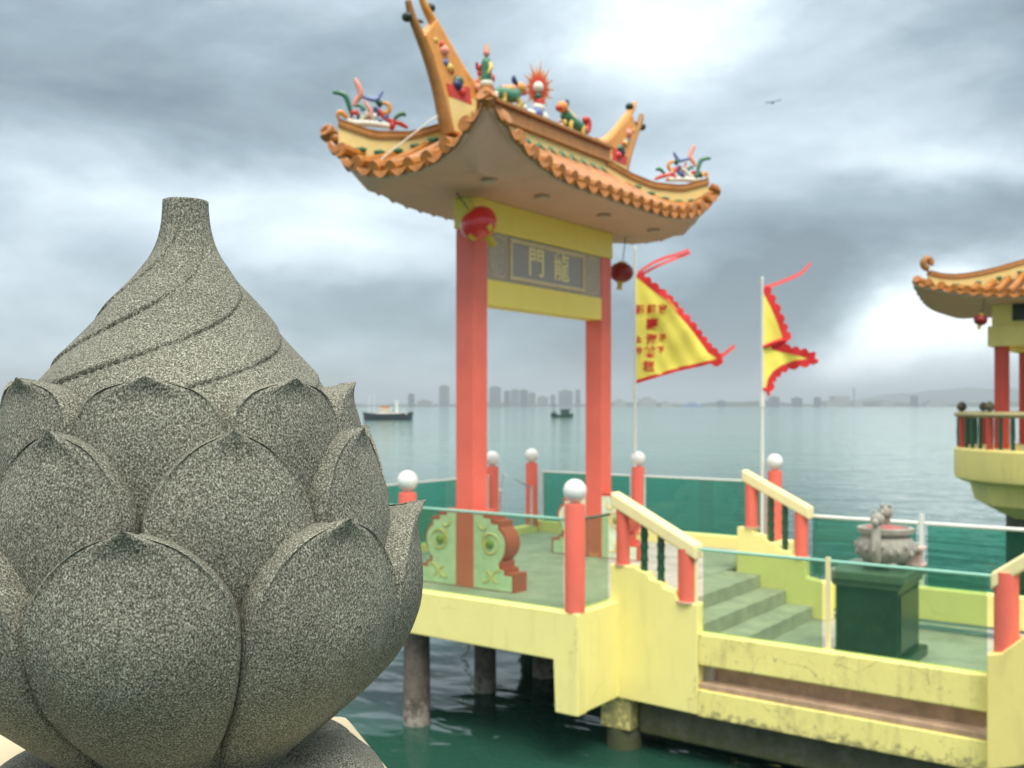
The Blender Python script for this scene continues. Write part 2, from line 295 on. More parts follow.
# ---------------------------------------------------------------- mesh helpers
class MB:
    def __init__(s): s.v = []; s.f = []
    def add(s, vs, fs, T=None):
        o = len(s.v)
        s.v += [tuple(T @ Vector(p)) if T else tuple(p) for p in vs]
        s.f += [tuple(i + o for i in f) for f in fs]; return s
    def box(s, x0, x1, y0, y1, z0, z1, T=None):
        vs = [(x, y, z) for z in (z0, z1) for x, y in ((x0, y0), (x1, y0), (x1, y1), (x0, y1))]
        return s.add(vs, [(3, 2, 1, 0), (4, 5, 6, 7), (0, 1, 5, 4), (1, 2, 6, 5), (2, 3, 7, 6), (3, 0, 4, 7)], T)
    def tube(s, pts, rad, n=10, cap=True, flat=1.0, T=None):
        pts = [Vector(p) for p in pts]
        if not isinstance(rad, (list, tuple)): rad = [rad] * len(pts)
        vs = []; fs = []; up = None
        for i, p in enumerate(pts):
            t = (pts[min(i + 1, len(pts) - 1)] - pts[max(i - 1, 0)]).normalized()
            if up is None: up = Vector((0, 0, 1)) if abs(t.z) < .95 else Vector((1, 0, 0))
            a = t.cross(up).normalized(); b = a.cross(t).normalized(); up = b
            for k in range(n):
                q = 2 * math.pi * k / n
                vs.append(p + a * math.cos(q) * rad[i] * flat + b * math.sin(q) * rad[i])
        for i in range(len(pts) - 1):
            for k in range(n):
                k2 = (k + 1) % n; fs.append((i * n + k, i * n + k2, (i + 1) * n + k2, (i + 1) * n + k))
        if cap: fs.append(tuple(range(n))[::-1]); fs.append(tuple((len(pts) - 1) * n + k for k in range(n)))
        return s.add(vs, fs, T)
    def lathe(s, prof, n=24, c=(0, 0, 0), T=None, lobes=0, amp=0):
        vs = []; fs = []
        for r, z in prof:
            for k in range(n):
                q = 2 * math.pi * k / n; rr = r * (1 + amp * math.cos(lobes * q))
                vs.append((c[0] + rr * math.cos(q), c[1] + rr * math.sin(q), c[2] + z))
        m = len(prof)
        for i in range(m - 1):
            for k in range(n):
                k2 = (k + 1) % n; fs.append((i * n + k, i * n + k2, (i + 1) * n + k2, (i + 1) * n + k))
        fs.append(tuple(range(n))[::-1]); fs.append(tuple((m - 1) * n + k for k in range(n)))
        return s.add(vs, fs, T)
    def ball(s, c, r, sq=(1, 1, 1), n=16, T=None):
        prof = [(max(1e-4, r * math.sin(math.pi * i / (n // 2 + 2))), -r * math.cos(math.pi * i / (n // 2 + 2))) for i in range(n // 2 + 3)]
        A = Matrix.Translation(c) @ Matrix.Diagonal((*sq, 1))
        return s.lathe(prof, n, (0, 0, 0), (T @ A) if T else A)
    def grid(s, rows, T=None, flip=False):
        m = len(rows[0]); vs = [p for r in rows for p in r]; fs = []
        for i in range(len(rows) - 1):
            for k in range(m - 1):
                f = (i * m + k, i * m + k + 1, (i + 1) * m + k + 1, (i + 1) * m + k); fs.append(f[::-1] if flip else f)
        return s.add(vs, fs, T)
    def slab(s, rows, th):                       # a grid with a back at offset vector th and closed rims
        m = len(rows[0]); n_ = len(rows); th = Vector(th)
        top = [Vector(p) for r in rows for p in r]; bot = [p + th for p in top]; o = n_ * m; fs = []
        for i in range(n_ - 1):
            for k in range(m - 1):
                f = (i * m + k, i * m + k + 1, (i + 1) * m + k + 1, (i + 1) * m + k); fs += [f, tuple(q + o for q in f[::-1])]
        ring = [k for k in range(m)] + [i * m + m - 1 for i in range(1, n_)] + [(n_ - 1) * m + k for k in range(m - 2, -1, -1)] + [i * m for i in range(n_ - 2, 0, -1)]
        for a, b in zip(ring, ring[1:] + ring[:1]): fs.append((b, a, a + o, b + o))
        return s.add(top + bot, fs)
    def prism(s, poly, origin, ux, uy, un, th, T=None):     # polygon (2-D) extruded by th along un, centred
        O, ux, uy, un = map(Vector, (origin, ux, uy, un)); n = len(poly)
        vs = [O + ux * a + uy * b - un * th / 2 for a, b in poly] + [O + ux * a + uy * b + un * th / 2 for a, b in poly]
        return s.add(vs, [tuple(range(n))[::-1], tuple(range(n, 2 * n))] + [(i, (i + 1) % n, (i + 1) % n + n, i + n) for i in range(n)], T)
    def build(s, name, m, parent=None, bevel=0, smooth=False, label=None, loc=None):
        me = bpy.data.meshes.new(name); me.from_pydata(s.v, [], s.f); me.update()
        bm = bmesh.new(); bm.from_mesh(me); bmesh.ops.recalc_face_normals(bm, faces=bm.faces); bm.to_mesh(me); bm.free()
        o = bpy.data.objects.new(name, me); C.objects.link(o); me.materials.append(M[m] if isinstance(m, str) else m)
        if smooth:
            me.polygons.foreach_set('use_smooth', [True] * len(me.polygons))
            if smooth != 'all': me.set_sharp_from_angle(angle=R(40))
        if bevel:
            b = o.modifiers.new('bevel', 'BEVEL'); b.width = bevel; b.segments = 3; b.limit_method = 'ANGLE'; b.angle_limit = R(35)
        if parent: o.parent = parent
        if loc: o.location = loc
        if label: o['label'] = label
        return o
def tag(o, label, cat, group=None, kind=None):
    o['label'] = label; o['category'] = cat
    if group: o['group'] = group
    if kind: o['kind'] = kind
    return o
def thing(name, label, cat, loc=(0, 0, 0), rz=0, group=None):
    o = bpy.data.objects.new(name, None); C.objects.link(o); o.location = loc; o.rotation_euler = (0, 0, rz)
    o.empty_display_size = .1
    return tag(o, label, cat, group)
def copy_tree(o, parent=None):
    c = o.copy(); C.objects.link(c); c.parent = parent
    for ch in list(o.children): copy_tree(ch, c)
    return c
def W(r, d, z=0): return Vector((CS * r - SN * d, SN * r + CS * d, z))   # right / forward metres from the viewpoint
def lerp(tab, x):
    if x <= tab[0][0]: return tab[0][1]
    for (a, b), (c, d) in zip(tab, tab[1:]):
        if x <= c: return b + (d - b) * (x - a) / (c - a)
    return tab[-1][1]
def smooth_poly(pts, it=2, closed=True):
    for _ in range(it):
        q = []
        rng = range(len(pts)) if closed else range(len(pts) - 1)
        if not closed: q.append(pts[0])
        for i in rng:
            a, b = pts[i], pts[(i + 1) % len(pts)]
            q += [tuple(.75 * u + .25 * v for u, v in zip(a, b)), tuple(.25 * u + .75 * v for u, v in zip(a, b))]
        if not closed: q.append(pts[-1])
        pts = q
    return pts

WZ = -3.32
# ================================================================ SETTING: water, shores, haze
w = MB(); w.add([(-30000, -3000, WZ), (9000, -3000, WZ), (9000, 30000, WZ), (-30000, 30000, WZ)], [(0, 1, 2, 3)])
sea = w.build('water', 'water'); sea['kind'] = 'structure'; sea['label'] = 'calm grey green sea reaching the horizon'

def strip(name, d0, d1, r0, r1, h, seed, label):
    random.seed(seed); b = MB(); rows = []
    n_ = 90
    for j, (dd, hh) in enumerate(((0, -.4), (.15, .6), (.5, 1), (1, -.2))):
        row = []
        for i in range(n_ + 1):
            t = i / n_; r = r0 + (r1 - r0) * t; d = d0 + (d1 - d0) * t
            e = min(1, t * 12, (1 - t) * 12)
            hz = h * (.45 + .9 * abs(noise.noise(Vector((t * 9 + seed, 3.1, seed))))+ .35 * noise.noise(Vector((t * 40, seed, 1))))
            row.append(W(r, d + dd * 500, WZ - 1 + max(0, hz) * hh * e if hh > 0 else WZ - 6))
        rows.append(row)
    o = b.grid(rows).build(name, 'land', smooth=True); o['kind'] = 'structure'; o['label'] = label; return o
strip('far_shore', 4300, 4700, -1500, 3800, 26, 3, 'low dark wooded shoreline across the strait')
def hills(name, D, r0, r1, prof, label):
    b = MB(); rows = []
    for j in range(7):
        row = []
        for i in range(81):
            t = i / 80; r = r0 + (r1 - r0) * t
            hh = lerp(prof, t) * (1 + .10 * noise.noise(Vector((t * 22, 1, 7))) + .05 * noise.noise(Vector((t * 60, 2, 7))))
            k = math.sin(math.pi * j / 6) ** .8 if 0 < j < 6 else 0
            row.append(W(r, D + j * 350, WZ - 5 + hh * k * (1 + .12 * noise.noise(Vector((t * 15, j, 3))))))
        rows.append(row)
    o = b.grid(rows).build(name, 'land', smooth='all'); o['kind'] = 'structure'; o['label'] = label
hills('hills', 8200, 3050, 7500, [(0, 10), (.05, 70), (.10, 110), (.18, 150), (.26, 175), (.36, 165), (.5, 200), (.7, 150), (1, 60)], 'pale hazy hill ridge beyond the far shore on the right')

# far buildings -------------------------------------------------
def tower(px, wpx, top, D, mt, label, name='apartment_tower', cat='tower', group='towers on the far shore', floors=True, base=406):
    wd = wpx / 1000 * D; h = (406 - top) / 1000 * D - WZ; r = (px - 512) / 1000 * D
    t = thing(name, label, cat, W(r, D, WZ), YAW, group)
    b = MB().box(-wd / 2, wd / 2, 0, wd * .8, -2, h).build('wall', mt, t)
    MB().box(-wd * .25, wd * .2, wd * .2, wd * .6, h, h + wd * .14).build('roof_plant', 'shed', t)
    if floors:
        g = MB(); nf = max(3, int(h / 9))
        for k in range(nf):
            z0 = h * (k + .35) / nf
            g.box(-wd * .44, wd * .44, -.25, .1, z0, z0 + h / nf * .42)
        g.build('window_band', 'window', t)
    return t
TW = [(411, 6, 394, 'tower_dark', 'low dark block above the black ship stern on the far shore'), (444, 10, 386, 'tower', 'lone tall tower left of the gate on the far shore'), (495, 12, 387, 'tower', 'broad tall tower first right of the near red column on the far shore'),
      (507, 6, 391, 'tower_dark', 'slim grey tower second from the near red column on the far shore'), (515, 9, 390, 'tower', 'grey tower third from the near red column on the far shore'), (524, 8, 390, 'tower_dark', 'grey tower fourth from the near red column on the far shore'),
      (532, 7, 393, 'tower', 'lower grey tower fifth from the near red column on the far shore'), (543, 11, 397, 'shed', 'low pale block left of the dark green boat on the far shore'), (553, 5, 395, 'tower', 'slim block just left of the dark green boat on the far shore'),
      (566, 14, 391, 'tower', 'wide pale tower behind the dark green boat'), (578, 5, 390, 'tower', 'thin pale tower beside the far red column on the far shore'), (424, 14, 401, 'shed', 'long low grey block between the ship and the lone tower')]
for px, wp, tp, mt, lb in TW: tower(px, wp, tp, 4200, mt, lb)
LO = [(620, 12, 401, 'shed', 'low pale warehouse right of the far red column'), (648, 16, 399, 'shed', 'low pale warehouse with higher roof under the left flag'), (667, 12, 403, 'shed', 'flat grey warehouse right of the left flagpole'),
      (694, 16, 404.2, 'blue_shed', 'bright blue roofed shed on the far shore'), (722, 8, 401, 'tower_dark', 'small dark block between the two flags'), (775, 9, 397, 'tower_dark', 'dark block just right of the right flagpole'),
      (798, 9, 398, 'tower_dark', 'dark block second right of the right flagpole'), (818, 6, 397.5, 'tower_dark', 'small dark block left of the tall chimney'), (845, 36, 401, 'shed', 'long low factory hall at the foot of the tall chimney'),
      (888, 14, 402, 'shed', 'grey hall right of the tall chimney'), (915, 6, 396, 'tower_dark', 'narrow dark block at the left foot of the hills'), (936, 18, 402, 'shed', 'low grey hall below the hills')]
for px, wp, tp, mt, lb in LO:
    tower(px, wp, tp, 4400, mt, lb, 'warehouse', 'building', 'low buildings on the far shore', floors=wp < 10)
t = thing('chimney_stack', 'tall thin factory chimney on the far shore right of the flags', 'chimney', W((854 - 512) / 1000 * 4380, 4380, WZ))
MB().lathe([(5, 0), (4, 45), (3, 80)], 12).build('shaft', 'shed', t, smooth=True)
MB().lathe([(3.6, 76), (3.6, 82)], 12).build('rim', 'tower_dark', t)

hz = MB(); p0 = [(-29000, -2500), (8500, -2500), (8500, 29500), (-29000, 29500)]
hz.add([(x_, y_, WZ - 2) for x_, y_ in p0] + [(x_, y_, 260) for x_, y_ in p0], [(3, 2, 1, 0), (4, 5, 6, 7), (0, 1, 5, 4), (1, 2, 6, 5), (2, 3, 7, 6), (3, 0, 4, 7)])
hm = bpy.data.materials.new('haze'); hm.use_nodes = True; hm.node_tree.nodes.clear()
pv = hm.node_tree.nodes.new('ShaderNodeVolumePrincipled'); pv.inputs['Color'].default_value = (.62, .70, .77, 1); pv.inputs['Density'].default_value = .00017
ho = hm.node_tree.nodes.new('ShaderNodeOutputMaterial'); hm.node_tree.links.new(pv.outputs[0], ho.inputs['Volume'])
haze = hz.build('haze', hm); haze['kind'] = 'stuff'; haze['label'] = 'thin sea haze that fades the far shore'

# ================================================================ GATE PLATFORM
X0, X1, Y0, Y1 = -9.05, -4.816, 7.657, 13.12       # outer edges of the gate platform
FZ = -1.97; KZ = -1.88; YS = 8.378; YF0, YF1 = 11.2, 11.52
SX = -3.985                                         # foot of the stairs
plat = thing('gate_platform', 'yellow edged concrete platform on piles carrying the ceremonial gate', 'platform', (X1, Y0, FZ))
PL = Matrix.Translation((-X1, -Y0, -FZ))
def P_(b, name, m, **k): b.v = [tuple(PL @ Vector(p)) for p in b.v]; return b.build(name, m, plat, **k)
P_(MB().box(X0 + .12, X1 - .16, Y0 + .16, Y1 - .12, -2.28, FZ), 'deck', 'floor')
kerbs = [(X0, X0 + .16, Y0 + .16, Y1 - .16, -2.31, KZ + .02, 0), (X0, X1, Y1 - .16, Y1, -2.31, -1.80, 0), (X1 - .16, X1, YF1, Y1 - .16, -2.4, -1.80, 0)]
for x0, x1, y0, y1, z0, z1, _ in kerbs: P_(MB().box(x0, x1, y0, y1, z0, z1), 'kerb', 'yellow', bevel=.02)
# corner block that hangs lower, and the flank down to the stairs
P_(MB().prism([(X0 - X1, KZ), (0, KZ), (0, -2.81), (-.25, -2.81), (-.27, -2.33), (X0 - X1, -2.31)], (X1, Y0 + .08, 0), (1, 0, 0), (0, 0, 1), (0, 1, 0), .16), 'kerb', 'yellow', bevel=.012)
P_(MB().box(X1 - .16, X1, Y0 + .16, YS + .12, -2.80, KZ), 'flank_beam', 'yellow', bevel=.012)
for x_, y_, r_ in ((-6.96, 7.90, .14), (-7.10, 9.26, .125), (-6.9, 10.2, .14), (-8.7, 7.95, .14), (-8.6, 12.3, .14), (-5.4, 12.4, .14), (-5.3, 10.1, .14)):
    P_(MB().lathe([(r_, -4.4), (r_ * 1.05, -3.4), (r_, -2.9), (r_ * .97, -2.28)], 20, (x_, y_, 0)), 'pile', 'pile', smooth=True)
P_(MB().box(-5.03, -4.70, YS + .03, YS + .36, -3.12, -2.42), 'pile_head', 'yellow_worn', bevel=.015)
P_(MB().lathe([(.16, -4.4), (.18, -3.6), (.17, -3.12)], 18, (-4.86, YS + .2, 0)), 'pile', 'concrete', smooth=True)

# ================================================================ STAIRS AND LOWER LANDING
land = thing('lower_landing', 'lower yellow walled landing with three cement steps and stained slot ledge', 'landing', (SX, YS, -2.42))
LT = Matrix.Translation((-SX, -YS, 2.42))
def L_(b, name, m, **k): b.v = [tuple(LT @ Vector(p)) for p in b.v]; return b.build(name, m, land, **k)
RX = -1.54                                          # where the right hand stairs start
LF = -2.42
L_(MB().box(X1 - .16, -4.52, YS + .14, YF0, -2.3, FZ - .001), 'step', 'step', bevel=.012)
for x1, z1, x0 in ((-4.21, -2.12, -4.518), (-3.90, -2.27, -4.208)):
    L_(MB().box(x0, x1, YS + .14, YF0, -2.6, z1), 'step', 'step', bevel=.012)
L_(MB().box(-3.898, RX, YS + .215, YF0 + .25, -2.56, LF), 'floor_slab', 'floor')
# near stringer: polygon in X-Z
def stringer(y0, y1, name, top, bot, mt='yellow'):
    poly = top + bot[::-1]
    L_(MB().prism(poly, (0, (y0 + y1) / 2, 0), (1, 0, 0), (0, 0, 1), (0, 1, 0), y1 - y0), name, mt, bevel=.012)
stringer(YS, YS + .14, 'stringer', [(X1 - .09, KZ - .1), (X1 - .09, -1.525), (-4.62, -1.525), (-4.60, -1.555), (-4.50, -1.575), (-4.47, -1.63), (-4.36, -1.645), (-4.33, -1.70), (-4.22, -1.715), (-4.19, -1.78), (-4.13, -1.80), (SX, -1.81)],
         [(X1 - .09, -2.802), (-4.4, -2.81), (SX, -2.82)])
stringer(YF0, YF0 + .14, 'stringer', [(X1, -1.44), (-4.70, -1.43), (-4.62, -1.44), (-4.60, -1.50), (-4.48, -1.52), (-4.45, -1.58), (-4.34, -1.60), (-4.31, -1.66), (-4.18, -1.68), (-4.15, -1.72), (SX, -1.73), (SX, -1.96), (-3.70, -2.0)],
         [(X1, -2.6), (-4, -2.6), (-4, -2.42), (-3.70, -2.42)])
L_(MB().box(SX + .002, RX, YS, YS + .14, -2.364, -2.071), 'kerb', 'yellow_worn', bevel=.018)
L_(MB().box(SX + .002, RX, YS - .004, YS + .20, -2.83, -2.583), 'lower_beam', 'yellow_worn', bevel=.012)
L_(MB().box(SX + .05, RX - .05, YS + .202, YS + .213, -2.58, -2.37), 'slot_back', 'ledge')
L_(MB().box(SX + .004, RX - .01, YS + .02, YS + .2, -2.583, -2.53), 'ledge', 'ledge', bevel=.01)
L_(MB().box(-4.68, RX + .3, YS + .16, YS + .6, -3.16, -2.80), 'girder', 'concrete', bevel=.03)
L_(MB().box(-3.7, RX + 2.6, YF0 + .11, YF0 + .27, -2.30, -1.955), 'kerb', 'yellow', bevel=.018)
L_(MB().tube([(-4, YF0 + .15, -2.345), (RX + 1, YF0 + .15, -2.345)], .018, 8), 'bottom_rail', 'white_rail')
for x_, y_ in ((-4.1, 11.2), (-2.9, 10.9), (-1.2, 8.9), (-1.3, 11.2), (-2.9, 8.8)):
    L_(MB().lathe([(.17, -4.4), (.17, -2.56)], 18, (x_, y_, 0)), 'pile', 'concrete', smooth=True)
# right hand stringer that climbs out of the picture
rs = MB().prism([(RX, -2.77), (RX, -1.885), (RX + .10, -1.86), (RX + .25, -1.72), (RX + .9, -1.28), (RX + 1.5, -1.25), (RX + 1.5, -2.4), (RX + .6, -2.52), (RX + .2, -2.70)], (0, YS - .02, 0), (1, 0, 0), (0, 0, 1), (0, 1, 0), .2)
L_(rs, 'stringer', 'pav_yellow', bevel=.015)

def balustrade(name, label, y, xu, xl, zu, zl, bu, bl, rr=(.075, .075), bal=((.30,), (.62,)), ext=.12, group='stair balustrades'):
    """sloping handrail from (xu, zu) to (xl, zl); posts standing on bu and bl"""
    t = thing(name, label, 'balustrade', (xl, y, bl), group=group)
    T = Matrix.Translation((-xl, -y, -bl))
    sl = (zl - zu) / (xl - xu); h = .135
    poly = [(xu - ext * .8, zu - sl * ext * .8), (xl + ext, zl + sl * ext), (xl + ext, zl + sl * ext - h), (xu - ext * .8, zu - sl * ext * .8 - h)]
    MB().prism(poly, (0, y, 0), (1, 0, 0), (0, 0, 1), (0, 1, 0), .17, T).build('handrail', 'cream', t, bevel=.02)
    for x_, b_, z_, rr in ((xu, bu, zu, rr[0]), (xl, bl, zl, rr[1])):
        MB().lathe([(rr, b_), (rr, z_ - .10)], 24, (x_, y, 0), T).build('post', 'coral', t, smooth=True)
        MB().lathe([(rr + .02, b_ - .005), (rr + .02, b_ + .012)], 24, (x_, y, 0), T).build('post_base', 'fascia', t, smooth=True)
    for (q,) in bal:
        x_ = xu + (xl - xu) * q; z0 = bu + (bl - bu) * q - .06; z1 = zu + (zl - zu) * q - .12; n_ = 5
        pr = []
        for k in range(n_ * 4 + 1):
            zz = z0 + (z1 - z0) * k / (n_ * 4); pr.append((.034 if k % 4 else .042, zz))
        MB().lathe(pr, 14, (x_, y, 0), T).build('baluster', 'green_dark', t, smooth=True)
    return t
balustrade('stair_balustrade', 'near stair balustrade with cream sloping handrail nearest the corner globe post', YS + .07, -4.80, -4.12, -.875, -1.215, -1.535, -1.812, bal=((.34,), (.60,)), rr=(.066, .088))
balustrade('stair_balustrade', 'far stair balustrade with cream handrail beside the rightmost globe post', YF0 + .07, -4.66, -4.06, -.80, -1.10, -1.44, -1.74, bal=((.40,), (.68,)))
# right balustrade rising to the right
t = thing('stair_balustrade', 'cut off balustrade of the right hand stairs at the picture edge', 'balustrade', (RX, YS, -1.87), group='stair balustrades')
T = Matrix.Translation((-RX, -YS, 1.87))
MB().prism([(RX + .02, -1.275), (RX + .9, -.62), (RX + .9, -.75), (RX + .02, -1.405)], (0, YS + .0, 0), (1, 0, 0), (0, 0, 1), (0, 1, 0), .17, T).build('handrail', 'cream', t, bevel=.02)
MB().lathe([(.088, -1.87), (.088, -1.26)], 24, (RX + .12, YS - .01, 0), T).build('post', 'coral', t, smooth=True)
MB().lathe([(.075, -1.4), (.075, -.8)], 24, (RX + .75, YS - .01, 0), T).build('post', 'coral', t, smooth=True)

# ================================================================ GLOBE POSTS
def globe_post(label, first=[]):
    if not first:
        t = thing('globe_post', label, 'post', group='red railing posts with white globes')
        MB().lathe([(.094, 0), (.094, .96), (.088, .985), (.06, .99)], 28).build('post', 'coral', t, smooth=True)
        MB().lathe([(.04, .98), (.04, 1.03)], 20).build('collar', 'fascia', t, smooth=True)
        MB().ball((0, 0, 1.105), .108, n=28).build('globe', 'white', t, smooth='all')
        first.append(t); return t
    t = copy_tree(first[0]); t['label'] = label; return t
for x_, y_, z_, lb in ((-4.905, 7.745, KZ, 'red post with white globe standing on the near corner of the platform'), (-6.95, 7.745, KZ, 'red globe post half hidden behind the stone lotus edge'),
                       (-8.95, 7.745, KZ, 'red globe post hidden by the stone lotus'), (-8.93, 11.82, KZ, 'red globe post peeking out right behind the near gate column'), (-8.97, 12.9, KZ, 'red globe post between the two gate columns'),
                       (-7.15, 13.03, KZ, 'red globe post beside the left flagpole'), (-5.06, 13.03, KZ + .02, 'red globe post beside the right flagpole')):
    g = globe_post(lb); g.location = (x_, y_, z_)

# ================================================================ GLASS RAILINGS
def glass_rail(label, a, b, zb, zt, deep=False, rail='steel', rr=.014, ends=True):
    """glass panel from plan point a to b, standing on zb with a thin rail on its top zt"""
    a, b = Vector((*a, 0)), Vector((*b, 0)); d = (b - a); ln = d.length; ang = math.atan2(d.y, d.x)
    t = thing('glass_railing', label, 'glass railing', (a.x, a.y, zb), ang, 'green glass railings')
    MB().box(.03, ln - .03, -.006, .006, .004, zt - zb - .01).build('glass_pane', 'glass_deep' if deep else 'glass', t)
    MB().tube([(0, 0, zt - zb), (ln, 0, zt - zb)], rr, 10).build('top_rail', rail, t, smooth=True)
    if ends:
        for x_ in (.012, ln - .012):
            MB().box(x_ - .012, x_ + .012, -.012, .012, .002, zt - zb - .012).build('end_post', rail, t)
    return t
M['rail_green'] = mat('pale_green_glass_edge', (.30, .60, .48), .25, .1, 4)
M['rail_dark'] = mat('dark_green_rail', (.05, .12, .08), .4, .1, 4)
glass_rail('green glass panel in front of the near gate column', (-6.85, 7.76), (-5.01, 7.76), KZ, -1.045, False, 'rail_green', ends=False)
glass_rail('green glass panel left of the gate behind the stone lotus', (-8.85, 7.76), (-7.06, 7.76), KZ, -1.045, False, 'rail_green', ends=False)
glass_rail('short green glass panel between the corner globe post and the near stairs', (-4.905, 7.85), (-4.905, YS - .01), KZ, -1.045, False, 'rail_dark', ends=False)
glass_rail('green glass panel along the seaward side left of the near gate column', (-8.93, 7.85), (-8.93, 11.72), KZ, -1.03, True, 'white_rail')
glass_rail('deep green glass panel between the far globe posts behind the gate', (-8.86, 13.03), (-7.26, 13.03), -1.80, -1.03, True, 'white_rail')
glass_rail('deep green glass panel between the two flagpoles', (-7.05, 13.03), (-5.17, 13.03), -1.80, -1.03, True, 'white_rail')
glass_rail('near green glass panel on the lower landing left of the pale post', (SX, 8.44), (-2.83, 8.44), -2.071, -1.315, False, 'rail_green', ends=False)
glass_rail('near green glass panel on the lower landing right of the pale post', (-2.78, 8.44), (RX + .0, 8.44), -2.071, -1.315, False, 'rail_green', ends=False)
glass_rail('far green glass panel with white rail behind the incense urn', (-4.0, 11.4), (-2.80, 11.4), -1.955, -1.272, True, 'white_rail', .02, ends=False)
glass_rail('far green glass panel with white rail running to the pavilion', (-2.74, 11.4), (-.2, 11.4), -1.955, -1.272, True, 'white_rail', .02, ends=False)
MB().box(-2.825, -2.79, 8.425, 8.46, -2.07, -1.285).build('clamp_post', 'cream'); tag(bpy.data.objects['clamp_post'], 'slim cream post between the two near glass panels of the landing', 'post')
MB().box(-2.79, -2.75, 11.38, 11.42, -1.955, -1.17).build('clamp_post', 'white_rail'); tag(bpy.data.objects['clamp_post.001'], 'slim white post behind the incense urn', 'post')
MB().tube([(-4.03, 8.44, -2.07), (-4.03, 8.44, -1.30)], .02, 8).build('rail_end_post', 'cream'); tag(bpy.data.objects['rail_end_post'], 'thin cream post beside the lower red post of the near balustrade', 'post')
# boarding ladder rails at the seaward gap
t = thing('boarding_ladder', 'thin steel ladder rails in the gap between two far globe posts', 'ladder', (-8.95, 12.3, KZ))
for y_ in (-.36, .42):
    MB().tube([(.1, y_, 0), (.1, y_, .62), (-.35, y_ * .7, .82), (-.6, y_ * .7, -.4), (-.62, y_ * .7, -1.5)], .02, 8).build('side_rail', 'steel', t, smooth=True)
for k in range(5): MB().tube([(-.6, -.25, -.2 - k * .28), (-.6, .29, -.2 - k * .28)], .015, 8).build('rung', 'steel', t, smooth=True)

# ================================================================ CEREMONIAL GATE
GX, GY = -6.80, 9.97
gate = thing('ceremonial_gate', 'red columned ceremonial gate with carved name plaque and swept tiled roof', 'gate', (GX, GY, FZ))
GT = Matrix.Translation((0, 0, -FZ))     # part coordinates: u, v from the gate centre, z in eye-height datum
def G_(b, name, m, parent=None, **k):
    b.v = [(p[0], p[1], p[2] - FZ) for p in b.v]; return b.build(name, m, parent or gate, **k)
cw = .125
for v0 in (-1.345, 1.345):
    col_ = G_(MB().box(-cw, cw, v0 - cw, v0 + cw, FZ, 1.93), 'column', 'coral', bevel=.012)
G_(MB().box(-cw + .002, cw - .001, -1.22, 1.22, 1.115, 1.40), 'lower_beam', 'beam', bevel=.008)
G_(MB().box(-cw - .012, cw + .012, -1.485, 1.485, 1.935, 2.27), 'upper_beam', 'beam', bevel=.01)
# plaque with relief frame
pq = G_(MB().box(-cw + .03, cw - .015, -1.22, 1.22, 1.402, 1.933), 'plaque', 'plaque', bevel=.004)
def frame_strip(v0, v1, z0, z1, w_, xp, rnd=0):
    b = MB()
    for a in ((v0, v1, z0, z0 + w_), (v0, v1, z1 - w_, z1), (v0, v0 + w_, z0 + w_, z1 - w_), (v1 - w_, v1, z0 + w_, z1 - w_)): b.box(cw - .014, xp, *a)
    return b
G_(frame_strip(-.80, .80, 1.435, 1.905, .045, cw + .006), 'frame', 'plaque_line', pq)
G_(MB().box(cw - .014, cw - .008, -.752, .752, 1.482, 1.858), 'inner_field', 'plaque_mid', pq)
for s_ in (-1, 1):
    c0 = s_ * 1.0; b = MB()
    ring = smooth_poly([(c0 - .155, 1.44), (c0 + .155, 1.44), (c0 + .155, 1.9), (c0 - .155, 1.9)], 2)
    b.tube([(cw - .012, a, z_) for a, z_ in ring] + [(cw - .012, *ring[0])], .010, 6, cap=False)
    G_(b, 'oval_border', 'plaque_line', pq)
def glyph(ch, size, T, name, m, parent, depth=.012, warp=None, bold=.0):
    cu = bpy.data.curves.new(name, 'FONT'); cu.body = ch; cu.size = size; cu.extrude = depth / 2; cu.align_x = 'CENTER'; cu.align_y = 'CENTER'; cu.offset = bold
    o = bpy.data.objects.new('tmp', cu); C.objects.link(o)
    dg = bpy.context.evaluated_depsgraph_get(); me = bpy.data.meshes.new_from_object(o.evaluated_get(dg))
    bpy.data.objects.remove(o); bpy.data.curves.remove(cu)
    for v in me.vertices:
        p = T @ v.co; v.co = warp(p) if warp else p
    me.materials.clear(); me.materials.append(M[m]); me.name = name
    q = bpy.data.objects.new(name, me); C.objects.link(q); q.parent = parent; return q
for ch, vc in (('門', -.27), ('龍', .27)):
    T = Matrix(((0, 0, 1, cw - .006), (1, 0, 0, vc), (0, 1, 0, 1.665 - FZ), (0, 0, 0, 1)))
    glyph(ch, .36, T, 'character', 'gilt', pq, .012, bold=.004)
